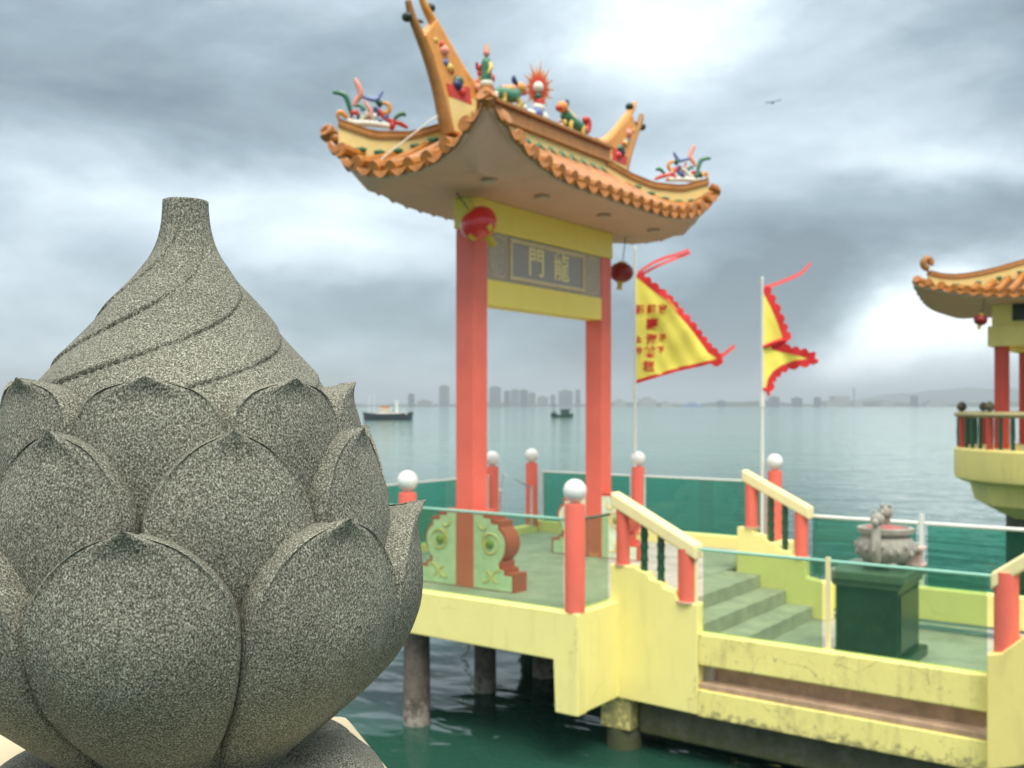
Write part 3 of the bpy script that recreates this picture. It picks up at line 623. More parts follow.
# cheek stones either side of each column
half = [(0, 0), (.615, 0), (.615, .20), (.49, .20), (.49, .245), (.43, .245), (.43, .30), (.40, .33)]
arc = [(.40, .33), (.47, .38), (.515, .46), (.51, .55), (.46, .63), (.40, .68)]
top = [(.40, .70), (.40, .745), (.29, .75), (.28, .80), (.165, .80), (.165, .84), (0, .84)]
def cheek(s_, vc):
    pts = half + smooth_poly(arc, 2, False) + top
    pts = [(s_ * (cw + a * .87), z_ + FZ) for a, z_ in pts]
    o = G_(MB().prism(pts, (0, vc, 0), (1, 0, 0), (0, 0, 1), (0, 1, 0), cw * 2 - .02), 'cheek_stone', 'coral_rim')
    hs = [(0.0, .012), (.58, .012), (.58, .175), (.46, .175), (.46, .225), (.385, .235)]
    ar = smooth_poly([(.38, .30), (.44, .36), (.478, .46), (.475, .55), (.43, .61), (.37, .65)], 2, False)
    tp = [(.37, .705), (.26, .71), (.25, .765), (.14, .765), (.14, .80), (0, .80)]
    for side in (-1, 1):
        G_(MB().prism([(s_ * (cw + a * .87), z_ + FZ) for a, z_ in hs + ar + tp], (0, vc + side * (cw - .008), 0), (1, 0, 0), (0, 0, 1), (0, 1, 0), .012), 'relief_face', 'pale_green', o)
        G_(MB().ball((s_ * (cw + .22), vc + side * (cw), .50 + FZ), .055, (1, .7, 1)), 'boss', 'olive', o, smooth='all')
        sw = MB()
        for a0, r0, cx_, cz_ in ((0, .13, .22, .50), (2.2, .15, .25, .50), (1.0, .09, .33, .14), (4, .08, .16, .16), (2.5, .07, .14, .70)):
            sw.tube([(s_ * (cw + cx_ + r0 * (1 - k * .05) * math.cos(a0 + k * .42)), vc + side * (cw + .0), FZ + cz_ + r0 * (1 - k * .05) * math.sin(a0 + k * .42)) for k in range(10)], [.004 + .010 * math.sin(math.pi * (k + .5) / 10) for k in range(10)], 6)
        G_(sw, 'swirl', 'ridge_y', o, smooth=True)
for vc in (-1.345, 1.345):
    for s_ in (-1, 1): cheek(s_, vc)

# ---------------------------------------------------------------- swept roof builder
def swept_roof(A, B, RL, ze, zr, lift, root, fig, soffit_in, zs, tile_sp=.135, mats=('tile', 'ridge', 'ridge_y', 'soffit'), tails=True, green_band=True, zoff=0):
    """A, B half extents; RL half ridge length; local coords, z in eye-height datum, zoff subtracts the thing's base"""
    def Q(b, name, m, parent=None, **k):
        b.v = [(p[0], p[1], p[2] - zoff) for p in b.v]; return b.build(name, m, parent or root, **k)
    def zf(u, v):
        t = min((A - abs(u)) / A, (B - abs(v)) / (B - RL) if B > RL else 1); t = max(0, min(1, t))
        return ze + (zr - ze) * t ** 1.25 + lift * ((abs(u) / A) ** 2.6) * ((abs(v) / B) ** 4.2)
    def eave(u, v): return ze + lift * ((abs(u) / A) ** 2.6) * ((abs(v) / B) ** 4.2)
    # shell
    b = MB(); n_ = 28
    for s_ in (-1, 1):
        rows = []
        for i in range(n_ + 1):
            t = i / n_; u = s_ * A * (1 - t); vm = B - (B - RL) * t
            rows.append([(u, vm * (2 * k / n_ - 1), zf(u, vm * (2 * k / n_ - 1))) for k in range(n_ + 1)])
        b.grid(rows)
        rows = []
        for i in range(n_ + 1):
            t = i / n_; v = s_ * (B - (B - RL) * t); um = A * (1 - t)
            rows.append([(um * (2 * k / n_ - 1), v, zf(um * (2 * k / n_ - 1), v)) for k in range(n_ + 1)])
        b.grid(rows)
    roof = Q(b, 'roof', 'tile_dark', smooth=True)
    # fascia + soffit
    per = []
    K = 26
    for k in range(K): per.append((A, B * (2 * k / K - 1)))
    for k in range(K): per.append((A * (1 - 2 * k / K), B))
    for k in range(K): per.append((-A, B * (1 - 2 * k / K)))
    for k in range(K): per.append((A * (2 * k / K - 1), -B))
    per.append(per[0]); si, sj = soffit_in
    f = MB()
    f.grid([[(u, v, eave(u, v) - .015) for u, v in per], [(u * 1.012, v * 1.006, eave(u, v) - .02) for u, v in per], [(u * 1.012, v * 1.006, eave(u, v) - .085) for u, v in per], [(u * .985, v * .993, eave(u, v) - .09) for u, v in per]])
    Q(f, 'fascia', 'fascia', roof)
    s = MB(); rows = []
    for q in range(9):
        t = q / 8; tt = t ** .85
        rows.append([(u * .985 * (1 - t) + max(-si, min(si, u)) * t, v * .993 * (1 - t) + max(-sj, min(sj, v)) * t, (eave(u, v) - .088) * (1 - tt) + zs * tt) for u, v in per])
    rows.append([(0, 0, zs)] * len(per))
    s.grid(rows); Q(s, 'soffit', mats[3], roof)
    # tile rolls running down to the eaves
    tb = MB(); cb = MB(); cbs = []
    def roll(p_of, t_end, c0, c1):
        if t_end < .04: return
        m = max(3, int(t_end * 12)); pts = [p_of(t_end * i / m) for i in range(m + 1)]
        pts = [Vector(p) for p in pts]; d0 = (pts[0] - pts[1]).normalized(); pts[0] = pts[0] + d0 * .035
        tb.tube([p + Vector((0, 0, .032)) for p in pts], [tile_sp * .30] * len(pts), 8)
        e0 = pts[0] + d0 * .005 + Vector((0, 0, .018))          # round end disc
        tb.tube([e0 - d0 * .02, e0 + d0 * .012], [tile_sp * .36, tile_sp * .33], 10)
    def drip(cb, p, side, along):
        """hanging tongue between two rolls"""
        p = Vector(p); al = Vector(along).normalized(); out = Vector(side)
        w_ = tile_sp * .44; rows_ = []
        for j in range(5):
            q = -1 + j / 2
            rows_.append([p + al * w_ * q + out * .045 + Vector((0, 0, .0 - (1 - q * q) * .012)), p + al * w_ * q * .96 + out * .062 + Vector((0, 0, -.02 - (1 - abs(q) ** 1.6) * tile_sp * .30))])
        cb.slab(rows_, out * -.022 + Vector((0, 0, .004)))
    nv = int(2 * B / tile_sp); nu = int(2 * A / tile_sp)
    for s_ in (-1, 1):
        cb = MB(); cbs.append(cb)
        for k in range(nv + 1):
            v = -B + (k) * 2 * B / nv
            v = max(-B + .02, min(B - .02, v))
            te = 1 if abs(v) < RL else (B - abs(v)) / (B - RL)
            roll(lambda t: (s_ * A * (1 - t), v, zf(s_ * A * (1 - t), v)), max(te, .05), 0, 0)
            if k < nv:
                vm = v + B / nv; drip(cb, (s_ * A, vm, eave(A, vm)), (s_, 0, 0), (0, 2 * B / nv, eave(A, vm + .06) - eave(A, vm - .06)))
        cb = MB(); cbs.append(cb)
        for k in range(nu + 1):
            u = -A + k * 2 * A / nu; u = max(-A + .02, min(A - .02, u)); te = (A - abs(u)) / A
            vv = lambda t: s_ * (B - (B - RL) * t)
            roll(lambda t: (u, vv(t), zf(u, vv(t))), max(te, .05), 0, 0)
            if k < nu:
                um = u + A / nu; drip(cb, (um, s_ * B, eave(um, B)), (0, s_, 0), (2 * A / nu, 0, eave(um + .06, B) - eave(um - .06, B)))
    Q(tb, 'tile_rolls', mats[0], roof, smooth=True); [Q(c_, 'drip_tiles', mats[0], roof) for c_ in cbs]
    # ridge wall
    if RL > .2:
        Q(MB().box(-.085, .085, -RL - .06, RL + .06, zr - .22, zr + .16), 'ridge_wall', mats[2], roof, bevel=.01)
        rb = MB(); 
        for z0, z1, w_ in ((.155, .20, .13), (.20, .335, .10), (.335, .385, .14)): rb.box(-w_, w_, -RL - .10, RL + .10, zr + z0, zr + z1)
        rb.build_name = 1; Q(rb, 'ridge_cap', mats[1], roof, bevel=.012)
        if green_band:
            for s_ in (-1, 1):
                gb = MB(); m = 11
                for k in range(m):
                    v = -RL + (k + .5) * 2 * RL / m; zz = zr - .07
                    gb.tube([(s_ * (.10), v - .12, zz + .05), (s_ * .12, v - .06, zz + .10), (s_ * .13, v + .01, zz + .03), (s_ * .13, v + .07, zz - .03), (s_ * .12, v + .13, zz + .0)], [.018, .04, .05, .04, .018], 8)
                Q(gb, 'wave_ornament', 'green', roof, smooth=True)
    # hip ridges
    def hipz(t): return zr + .28 * (1 - t) ** 1.5 - .22 * math.sin(math.pi * min(1, t * .9) ** .8) * (1 - .2 * t) + .05
    hips = []
    for su in (-1, 1):
        for sv in (-1, 1):
            pts = []
            for i in range(15):
                t = i / 14 * .93; u = su * A * t; v = sv * (RL + (B - RL) * t)
                g = zf(u, v); hgt = .30 - .06 * t if RL > .2 else .20
                zc = max(g + .12, lerp([(0, zr + .16), (.25, zr - .04), (.45, zr - .15), (.7, zr - .17), (.93, zr - .06)], t)) if RL > .2 else g + .22 - .03 * t + .06 * max(0, t - .8)
                pts.append((u, v, g, zc))
            d_ = Vector((su * A, sv * (B - RL), 0)).normalized(); nrm = Vector((-d_.y, d_.x, 0))
            wb = MB(); cbp = MB()
            rows = []
            for u, v, g, zc in pts:
                p = Vector((u, v, 0))
                rows.append([p + nrm * .05 + Vector((0, 0, g - .03)), p + nrm * .05 + Vector((0, 0, zc)), p - nrm * .05 + Vector((0, 0, zc)), p - nrm * .05 + Vector((0, 0, g - .03)), p + nrm * .05 + Vector((0, 0, g - .03))])
            wb.grid(rows); wb.add(rows[-1][:4], [(0, 1, 2, 3)]); wb.add(rows[0][:4], [(0, 1, 2, 3)])
            h_ = Q(wb, 'hip_ridge', mats[2], roof)
            rows = []
            for u, v, g, zc in pts:
                p = Vector((u, v, zc)); q = [p + nrm * .075, p + nrm * .08 + Vector((0, 0, .03)), p + nrm * .05 + Vector((0, 0, .05)), p + nrm * .06 + Vector((0, 0, .085)), p - nrm * .06 + Vector((0, 0, .085)), p - nrm * .05 + Vector((0, 0, .05)), p - nrm * .08 + Vector((0, 0, .03)), p - nrm * .075]
                rows.append(q + [q[0]])
            cbp.grid(rows); cbp.add(rows[-1][:8], [tuple(range(8))]); cbp.add(rows[0][:8], [tuple(range(8))])
            Q(cbp, 'hip_cap', mats[1], roof)
            # leafy strip at the hip foot
            u, v, g, zc = pts[-1]; hips.append((su, sv, u, v, zc + .085, g))
            e = MB(); p = Vector((u, v, g)); 
            e.tube([p + d_ * .0 + Vector((0, 0, .06)), p + d_ * .08 + Vector((0, 0, .07)), p + d_ * .13 + Vector((0, 0, .09)), p + d_ * .16 + Vector((0, 0, .11))], [.06, .065, .06, .05], 10)
            Q(e, 'corner_tile', mats[0], roof, smooth=True)
            for j in range(5):
                gs = MB(); t = .30 + j * .12; u2 = su * A * t; v2 = sv * (RL + (B - RL) * t); z2 = zf(u2, v2)
                for sg in (-1, 1):
                    gs.tube([Vector((u2, v2, z2 + .085)) + nrm * sg * .06 - d_ * .05, Vector((u2, v2, z2 + .075)) + nrm * sg * .075, Vector((u2, v2, z2 + .085)) + nrm * sg * .06 + d_ * .06], [.012, .032, .012], 8)
                Q(gs, 'green_leaf', 'green', roof, smooth=True)
    return roof, zf, hips, Q
roof, zf, hips, RQ = swept_roof(1.06, 2.50, 1.30, 2.36, 3.00, .52, gate, True, (.74, 2.22), 2.272, tile_sp=.235, zoff=FZ)
roof.location = (.10, -.08, 0)
# recessed lights in the soffit
for v in (-1.9, -.95, .35, 1.6):
    RQ(MB().lathe([(.085, 2.235), (.085, 2.262)], 20, (.62, v, 0)), 'soffit_lamp', 'fascia', roof, smooth=True)
# swallow tails on the ridge ends
for s_ in (-1, 1):
    Y_ = lambda w_: s_ * (1.30 + w_)
    def tail_poly(up, lo): return [(Y_(a), z_) for a, z_ in up] + [(Y_(a), z_) for a, z_ in lo[::-1]]
    up = [(-.12, 3.385), (.02, 3.39), (.20, 3.49), (.40, 3.65), (.58, 3.82), (.74, 3.96)]; lo = [(-.12, 2.86), (.25, 2.84), (.50, 2.86), (.575, 3.06), (.65, 3.28), (.80, 3.56), (.93, 3.74)]
    tl = RQ(MB().prism(tail_poly(up, lo), (0, 0, 0), (0, 1, 0), (0, 0, 1), (1, 0, 0), .13), 'ridge_tail', 'orange', roof, bevel=.008)
    bb = MB()
    bb.tube([(0, Y_(a), z_) for a, z_ in smooth_poly(up + [(.88, 4.05), (.94, 4.14)], 2, False)], [.085] * 12 + [.075] * 8 + [.05] * 5 + [.03] * 3, 10, flat=.9) if False else None
    pu = smooth_poly(up + [(.86, 4.06), (.93, 4.17)], 2, False); pl = smooth_poly(lo[2:] + [(1.06, 3.90), (1.12, 4.05)], 2, False)
    bb.tube([(0, Y_(a), z_) for a, z_ in pu], [.082 - .055 * (i / (len(pu) - 1)) ** 1.5 for i in range(len(pu))], 10)
    RQ(bb, 'tail_edge', 'orange', tl, smooth=True)
    b2 = MB(); b2.tube([(0, Y_(a), z_) for a, z_ in pl], [.075 - .045 * (i / (len(pl) - 1)) ** 1.5 for i in range(len(pl))], 10)
    RQ(b2, 'tail_edge', 'ridge', tl, smooth=True)
    for (a, z_) in ((.78, 4.08), (1.13, 3.88)):
        RQ(MB().ball((0, Y_(a - .0), z_ + .0), .05, (1.2, 1, 1)).tube([(0, Y_(a), z_), (0, Y_(.9), z_ + .02)], .015, 6), 'scroll_ball', 'dark', tl, smooth=True)
    RQ(MB().prism([(Y_(-.05), 2.87), (Y_(.47), 2.88), (Y_(.54), 3.08), (Y_(.58), 3.20), (Y_(.30), 3.30), (Y_(-.05), 3.28)], (0, 0, 0), (0, 1, 0), (0, 0, 1), (1, 0, 0), .142), 'tail_foot', 'ridge_y', tl)
    rnd = random.Random(5)
    for k in range(9):
        a = .34 + k * .052; z_ = 3.30 + k * .058
        RQ(MB().ball((0, Y_(a + rnd.uniform(-.04, .04)), z_ + rnd.uniform(-.03, .03)), rnd.uniform(.045, .07), (1.95, 1.2, 1.1), 10), 'relief_flower', ['red', 'navy', 'green_dark', 'red', 'gold', 'blue', 'pink', 'red', 'gold'][k], tl, smooth='all')
    RQ(MB().prism([(Y_(.18), 3.22), (Y_(.55), 3.22), (Y_(.60), 3.34), (Y_(.22), 3.40)], (0, 0, 0), (0, 1, 0), (0, 0, 1), (1, 0, 0), .15), 'relief_panel', 'red', tl)

# ceramic figures ------------------------------------------------
def fig_tube(pts, rad, name, m, par, base, n=10, T=None):
    b = MB(); pts = smooth_poly(pts, 2, False); n_ = len(pts)
    rr = [lerp([(i / (len(rad) - 1), r_) for i, r_ in enumerate(rad)], i / (n_ - 1)) for i in range(n_)]
    b.tube(pts, rr, n)
    if T: b.v = [tuple(T @ Vector(p)) for p in b.v]
    b.v = [(p[0] + base[0], p[1] + base[1], p[2] + base[2] - FZ) for p in b.v]
    return b.build(name, m, par, smooth=True)
def fig_ball(c, r_, sq, name, m, par, base, T=None):
    b = MB().ball(c, r_, sq, 12)
    if T: b.v = [tuple(T @ Vector(p)) for p in b.v]
    b.v = [(p[0] + base[0], p[1] + base[1], p[2] + base[2] - FZ) for p in b.v]
    return b.build(name, m, par, smooth='all')
def phoenix(base, direction):
    """spray of curling scroll work and a bird on the hip foot; +x of its own frame runs outwards"""
    a = math.atan2(direction[1], direction[0]); T = Matrix.Rotation(a, 4, 'Z') @ Matrix.Diagonal((.85, .85, .9, 1))
    root = fig_tube([(-.34, 0, .0), (-.2, 0, .02), (0, 0, .03), (.15, 0, .02), (.24, 0, .05)], [.02, .035, .04, .035, .02], 'phoenix_figure', 'ivory', roof, base, T=T)
    S = [([(.24, 0, .08), (.32, .02, .14), (.36, .02, .12), (.35, 0, .05)], [.035, .04, .03, .015], 'orange'),
         ([(.18, 0, .10), (.22, .03, .22), (.26, .04, .33), (.33, .03, .36), (.42, .02, .36)], [.02, .035, .04, .035, .018], 'green'),
         ([(.16, 0, .22), (.12, 0, .30), (.07, .02, .35), (.10, .03, .45), (.15, .02, .54)], [.025, .04, .045, .04, .02], 'pink'),
         ([(.05, 0, .34), (-.04, .02, .31), (-.12, .03, .30), (-.16, .02, .36), (-.20, .02, .42)], [.02, .032, .035, .03, .014], 'blue'),
         ([(.02, .03, .28), (-.02, .04, .20), (-.06, .04, .16), (-.03, .05, .10)], [.02, .03, .028, .02], 'pink'),
         ([(-.10, .0, .22), (-.13, .0, .15), (-.10, .0, .09)], [.03, .045, .03], 'navy'),
         ([(-.14, 0, .24), (-.17, 0, .27), (-.12, .02, .29)], [.03, .05, .03], 'green_dark'),
         ([(-.20, 0, .28), (-.27, .02, .27), (-.29, .02, .20), (-.25, .02, .15), (-.20, 0, .18)], [.02, .03, .035, .03, .02], 'orange'),
         ([(-.14, 0, .2), (-.22, 0, .10), (-.32, 0, .07), (-.42, 0, .05), (-.52, 0, .0)], [.03, .035, .032, .035, .015], 'red'),
         ([(-.34, .02, .09), (-.38, .02, .13), (-.44, .02, .17), (-.49, .02, .14)], [.015, .03, .035, .015], 'green'),
         ([(.10, .03, .11), (.14, .03, .15), (.20, .03, .12)], [.02, .04, .02], 'red'),
         ([(.08, .05, .18), (.02, .05, .17), (.10, .05, .23), (.14, .05, .20)], [.02, .03, .025, .012], 'green'),
         ([(-.05, 0, .18), (.02, 0, .12), (.10, 0, .05)], [.03, .04, .03], 'ivory')]
    for p, r_, m in S:
        b = MB(); pts = smooth_poly(p, 2, False); n_ = len(pts); rr = [lerp([(i / (len(r_) - 1), q) for i, q in enumerate(r_)], i / (n_ - 1)) * .85 for i in range(n_)]
        b.tube(pts, rr, 8)
        b.v = [tuple(T @ Vector(q) + Vector(base) - Vector((0, 0, FZ))) for q in b.v]
        b.build('scroll', m, roof, smooth=True)
for su, sv, u, v, zt, g in hips:
    if (su, sv) != (1, -1): phoenix((u * .80, 1.3 * sv + (v - 1.3 * sv) * .80, zt - .045), (su * 1.1, sv * 1.25))
rnd2 = random.Random(11)
for su, sv, u, v, zt, g in hips:
    if (su, sv) == (1, -1): continue
    for k in range(9):
        t_ = .62 + .04 * k; uu = su * 1.06 * t_ * .93; vv_ = sv * (1.3 + 1.2 * t_ * .93)
        fig_ball((rnd2.uniform(-.02, .02), rnd2.uniform(-.02, .02), .03 + .09 * abs(math.sin(k * 1.7))), rnd2.uniform(.022, .04), (1, 1, 1.3), 'ceramic_flower', ['red', 'pink', 'green', 'ivory', 'blue', 'gold', 'green_dark', 'orange', 'navy'][(k * 4 + int(u > 0)) % 9], roof, (uu, vv_, zt - .06))
for k in range(16):          # peony spray behind the near tail and leaves round the ridge beasts
    fig_ball((rnd2.uniform(-.07, .07), rnd2.uniform(-.13, .13), rnd2.uniform(-.02, .20)), rnd2.uniform(.03, .055), (1, 1, 1), 'ceramic_flower', ['red', 'red', 'gold', 'ridge_y', 'pink', 'green', 'orange', 'navy'][k % 8], roof, (.05, -1.28, 3.40))
for v_0 in (-.95, -.50, .36, .84):
    for k in range(5):
        fig_ball((rnd2.uniform(-.05, .05), rnd2.uniform(-.07, .07), rnd2.uniform(.0, .09)), rnd2.uniform(.02, .04), (1, 1, 1.2), 'ceramic_flower', ['gold', 'green', 'pink', 'ivory', 'green_dark'][k], roof, (0, v_0, 3.40))
# standing robed figure on the near hip foot
u, v, zt = [(h[2], h[3], h[4]) for h in hips if h[0] == 1 and h[1] == -1][0]
fb = (u * .93, v + .09, zt - .01)
fig_ball((0, 0, .05), .05, (1.3, 1.3, 1), 'cloud_base', 'ivory', roof, fb)
fig_tube([(0, 0, .05), (.0, 0, .15), (0, 0, .25), (0, 0, .30)], [.062, .052, .05, .02], 'robe', 'green', roof, fb)
fig_ball((0, 0, .345), .034, (1, 1, 1.15), 'head', 'pink', roof, fb)
fig_tube([(0, 0, .37), (0, 0, .40), (0, 0, .43)], [.03, .018, .008], 'headdress', 'orange', roof, fb)
fig_tube([(.04, 0, .24), (.08, -.03, .18), (.06, -.06, .12)], [.02, .022, .01], 'sleeve', 'gold', roof, fb)
fig_tube([(-.04, 0, .24), (-.09, -.02, .19), (-.08, -.05, .26)], [.02, .022, .01], 'sleeve', 'red', roof, fb)
# lions / dragons facing the flaming pearl, along the ridge
ZR = 3.385
def beast(v0, s_):
    """dragon-like beast on the ridge, head towards the pearl (s_ = heading along Y)"""
    base = (0, v0, ZR)
    Tm = Matrix.Diagonal((1, s_, 1, 1))
    B_ = lambda pts: [(p[0], p[1] * s_, p[2]) for p in pts]
    fig_tube(B_([(0, -.30, .06), (0, -.18, .12), (0, -.05, .13), (0, .08, .15), (0, .17, .22)]), [.03, .075, .085, .08, .06], 'beast_body', 'green', roof, base)
    fig_ball((0, .22 * s_, .28), .075, (1, 1.15, .95), 'beast_head', 'orange', roof, base)
    fig_ball((0, .29 * s_, .25), .045, (1, 1.2, .8), 'muzzle', 'red', roof, base)
    fig_tube(B_([(0, .15, .30), (0, .10, .36), (0, .12, .40)]), [.035, .03, .01], 'horn', 'navy', roof, base)
    for y_, z_, r_, m in ((.10, .24, .06, 'pink'), (.02, .22, .055, 'gold'), (-.06, .20, .055, 'pink'), (-.14, .17, .05, 'green_dark')): fig_ball((0, y_ * s_, z_), r_, (.6, 1, .9), 'mane', m, roof, base)
    fig_tube(B_([(0, -.28, .08), (0, -.36, .12), (0, -.38, .22), (0, -.33, .26), (0, -.29, .22)]), [.03, .05, .055, .05, .02], 'beast_tail', 'red', roof, base)
    for y_ in (.10, -.18):
        for x_ in (-.06, .06): fig_tube([(x_, y_ * s_, .12), (x_, (y_ + .03) * s_, .06), (x_, y_ * s_, -.005)], [.035, .028, .024], 'leg', 'gold', roof, base)
beast(-.72, 1); beast(.62, -1)
# flaming pearl
pb = (0, -.12, ZR)
for k, (y_, z_, r_) in enumerate(((-.16, .03, .07), (-.05, .06, .09), (.08, .05, .08), (.17, .02, .06), (.0, .14, .08))): fig_ball((0, y_, z_), r_, (1, 1, .9), 'cloud_scroll', ['ivory', 'blue', 'ivory', 'blue', 'ivory'][k], roof, pb)
fig_tube([(0, 0, .10), (.02, 0, .2), (0, 0, .26)], [.05, .06, .06], 'pearl_stem', 'red', roof, pb)
fl = MB(); poly = []
NF = 26
for k in range(NF * 2):
    q = 2 * math.pi * k / (NF * 2); upw = max(0, math.sin(q))
    rr = (.125 if k % 2 else .18 + .05 * (k % 4 == 0)) * (1 + .55 * upw ** 3)
    poly.append((rr * math.cos(q) * .80, .36 + rr * math.sin(q)))
o = RQ(MB().prism([(a, b_ + ZR) for a, b_ in poly], (0, pb[1], 0), (CS, SN, 0), (0, 0, 1), (SN, -CS, 0), .035), 'flame_ring', 'orange', roof)
o2 = RQ(MB().prism([(a * .72, (b_ - .36) * .72 + .36 + ZR) for a, b_ in poly], (0, pb[1], 0), (CS, SN, 0), (0, 0, 1), (SN, -CS, 0), .06), 'inner_flame', 'red', roof)
fig_ball((.03 * SN, -.03 * CS, .38), .066, (1, 1, 1), 'pearl', 'ivory', roof, pb)
fig_ball((.03 * SN, -.03 * CS, .27), .05, (1, 1, .9), 'flame_boss', 'green_dark', roof, pb)
# thin lightning wire draped down the near tail
G_(MB().tube([(.12, -2.26, 4.1), (.12, -2.0, 3.7), (.13, -1.75, 3.2), (.05, -2.1, 2.95), (-.3, -2.5, 2.5)], .008, 6), 'wire', 'ivory')

# ================================================================ LANTERNS
def lantern(name, label, loc, r_, tilt, bodym='lantern', cord=.3, motif=True):
    t = thing(name, label, 'lantern', loc, 0, 'round red lanterns')
    t.rotation_euler = tilt
    b = MB(); prof = []
    for i in range(21):
        a = math.pi * (.10 + .80 * i / 20); prof.append((r_ * math.sin(a) ** .85, -r_ * .82 * math.cos(a)))
    b.lathe(prof, 48, lobes=16, amp=.022); b.build('body', bodym, t, smooth='all')
    for z_, s in ((r_ * .80, 1), (-r_ * .80, -1)):
        MB().lathe([(r_ * .36, z_ - .012), (r_ * .38, z_), (r_ * .34, z_ + .018)], 24).build('cap', 'lantern_gold', t, smooth=True)
    ts = MB()
    for k in range(12):
        q = k * math.pi / 6; ts.tube([(r_ * .12 * math.cos(q), r_ * .12 * math.sin(q), -r_ * .8), (r_ * .2 * math.cos(q), r_ * .2 * math.sin(q), -r_ * 1.45)], [.012, .006], 5)
    ts.build('tassel', 'lantern_gold', t)
    MB().tube([(0, 0, r_ * .8), (0, 0, r_ * .8 + cord)], .006, 6).build('cord', 'dark', t)
    if motif:
        for q0, e0, sc_ in ((-2.5, -.45, 1.0), (-1.2, -.6, .8), (.6, -.3, 1.0)):
            rows = []
            for i in range(7):
                v = -1 + i / 3; hw = (.16 + .10 * math.cos(i * 2.1)) * sc_
                row = []
                for k in range(5):
                    h_ = -1 + k / 2; q = q0 + hw * h_ + .03 * math.sin(i * 3); e = e0 + v * .26 * sc_
                    row.append((r_ * 1.035 * math.cos(q) * math.cos(e) ** .85, r_ * 1.035 * math.sin(q) * math.cos(e) ** .85, r_ * .86 * math.sin(e)))
                rows.append(row)
            MB().slab(rows, (0, 0, -.006)).build('gold_motif', 'lantern_gold', t, smooth=True)
    return t
lantern('lantern', 'red lantern blown sideways in front of the near gate column', (-6.50, 8.36, 1.93), .2, (R(12), R(-36), YAW), cord=.24)
lantern('lantern', 'dark red lantern hanging behind the far gate column', (-6.72, 11.78, 1.80), .16, (0, R(8), 0), 'lantern_dark', cord=.42, motif=False)

# ================================================================ FLAGS
def flag_thing(label, x_, y_, zb, ztop, ztc, zbc, wtab, seed, words=True, ribbon=None):
    t = thing('pennant_flag', label, 'flag', (x_, y_, zb), YAW, 'yellow pennant flags')      # local x = downwind
    MB().lathe([(.026, 0), (.024, (ztc - zb) * .5), (.018, ztop - zb), (.022, ztop - zb + .02), (.004, ztop - zb + .06)], 14).build('pole', 'white_rail', t, smooth=True)
    MB().lathe([(.034, zbc - zb - .22), (.034, zbc - zb - .05)], 14).build('sleeve', 'white', t, smooth=True)
    rnd = random.Random(seed)
    def disp(xx, zz): return (.045 * math.sin(xx * 5.0 + zz * 4.2 + seed) + .016 * math.sin(xx * 9 - zz * 9) + .012 * math.sin(xx * 22 + zz * 13)) * min(1, xx * 3)
    rows = []; NR = 60; NC = 22
    for i in range(NR + 1):
        f = i / NR; z_ = (ztc - zb) + (zbc - ztc) * f; w_ = lerp(wtab, f)
        rows.append([(.012 + w_ * k / NC, disp(w_ * k / NC, z_), z_) for k in range(NC + 1)])
    cl = MB().slab(rows, (0, .006, 0)).build('cloth', 'flag', t, smooth=True)
    # scalloped trim along the fly edge
    edge = [(lerp(wtab, i / 200), (ztc - zb) + (zbc - ztc) * i / 200) for i in range(201)]
    L_ = [0]
    for a, b in zip(edge, edge[1:]): L_.append(L_[-1] + math.hypot(b[0] - a[0], b[1] - a[1]))
    ins, outp = [], []
    steps = int(L_[-1] / .012)
    for i in range(steps + 1):
        s_ = L_[-1] * i / steps; j = max(k for k in range(len(L_)) if L_[k] <= s_ + 1e-9); j = min(j, len(edge) - 2)
        q = (s_ - L_[j]) / max(1e-6, L_[j + 1] - L_[j]); px = edge[j][0] + (edge[j + 1][0] - edge[j][0]) * q; pz = edge[j][1] + (edge[j + 1][1] - edge[j][1]) * q
        tx, tz = edge[j + 1][0] - edge[j][0], edge[j + 1][1] - edge[j][1]; l_ = math.hypot(tx, tz) + 1e-9; nx, nz_ = -tz / l_, tx / l_
        if nx < 0 and tz < 0 and False: nx, nz_ = -nx, -nz_
        lower = px < .0 or (i / steps > .62 and words)
        amp = (.03 if lower else .045) + (0 if lower else .05) * abs(math.sin(s_ * 24 + .4 * math.sin(s_ * 9))) ** .7
        ins.append((max(.012, px - nx * .02), pz - nz_ * .02)); outp.append((max(.012, px + nx * amp), pz + nz_ * amp))
    rows = [[(a[0], disp(a[0], a[1]) - .006, a[1]), (b[0], disp(b[0], b[1]) - .006, b[1])] for a, b in zip(ins, outp)]
    MB().slab(rows, (0, .014, 0)).build('fringe', 'flag_red', t)
    if ribbon:
        for k, (pts, r0) in enumerate(ribbon):
            pts = smooth_poly(pts, 3, False)
            rows = [[(p[0], p[1], p[2] - r0), (p[0], p[1] + .02, p[2] + r0)] for p in pts]
            MB().slab(rows, (0, .005, 0)).build('ribbon', 'flag_pink', t, smooth=True)
    return t, cl, disp
h = 1.0
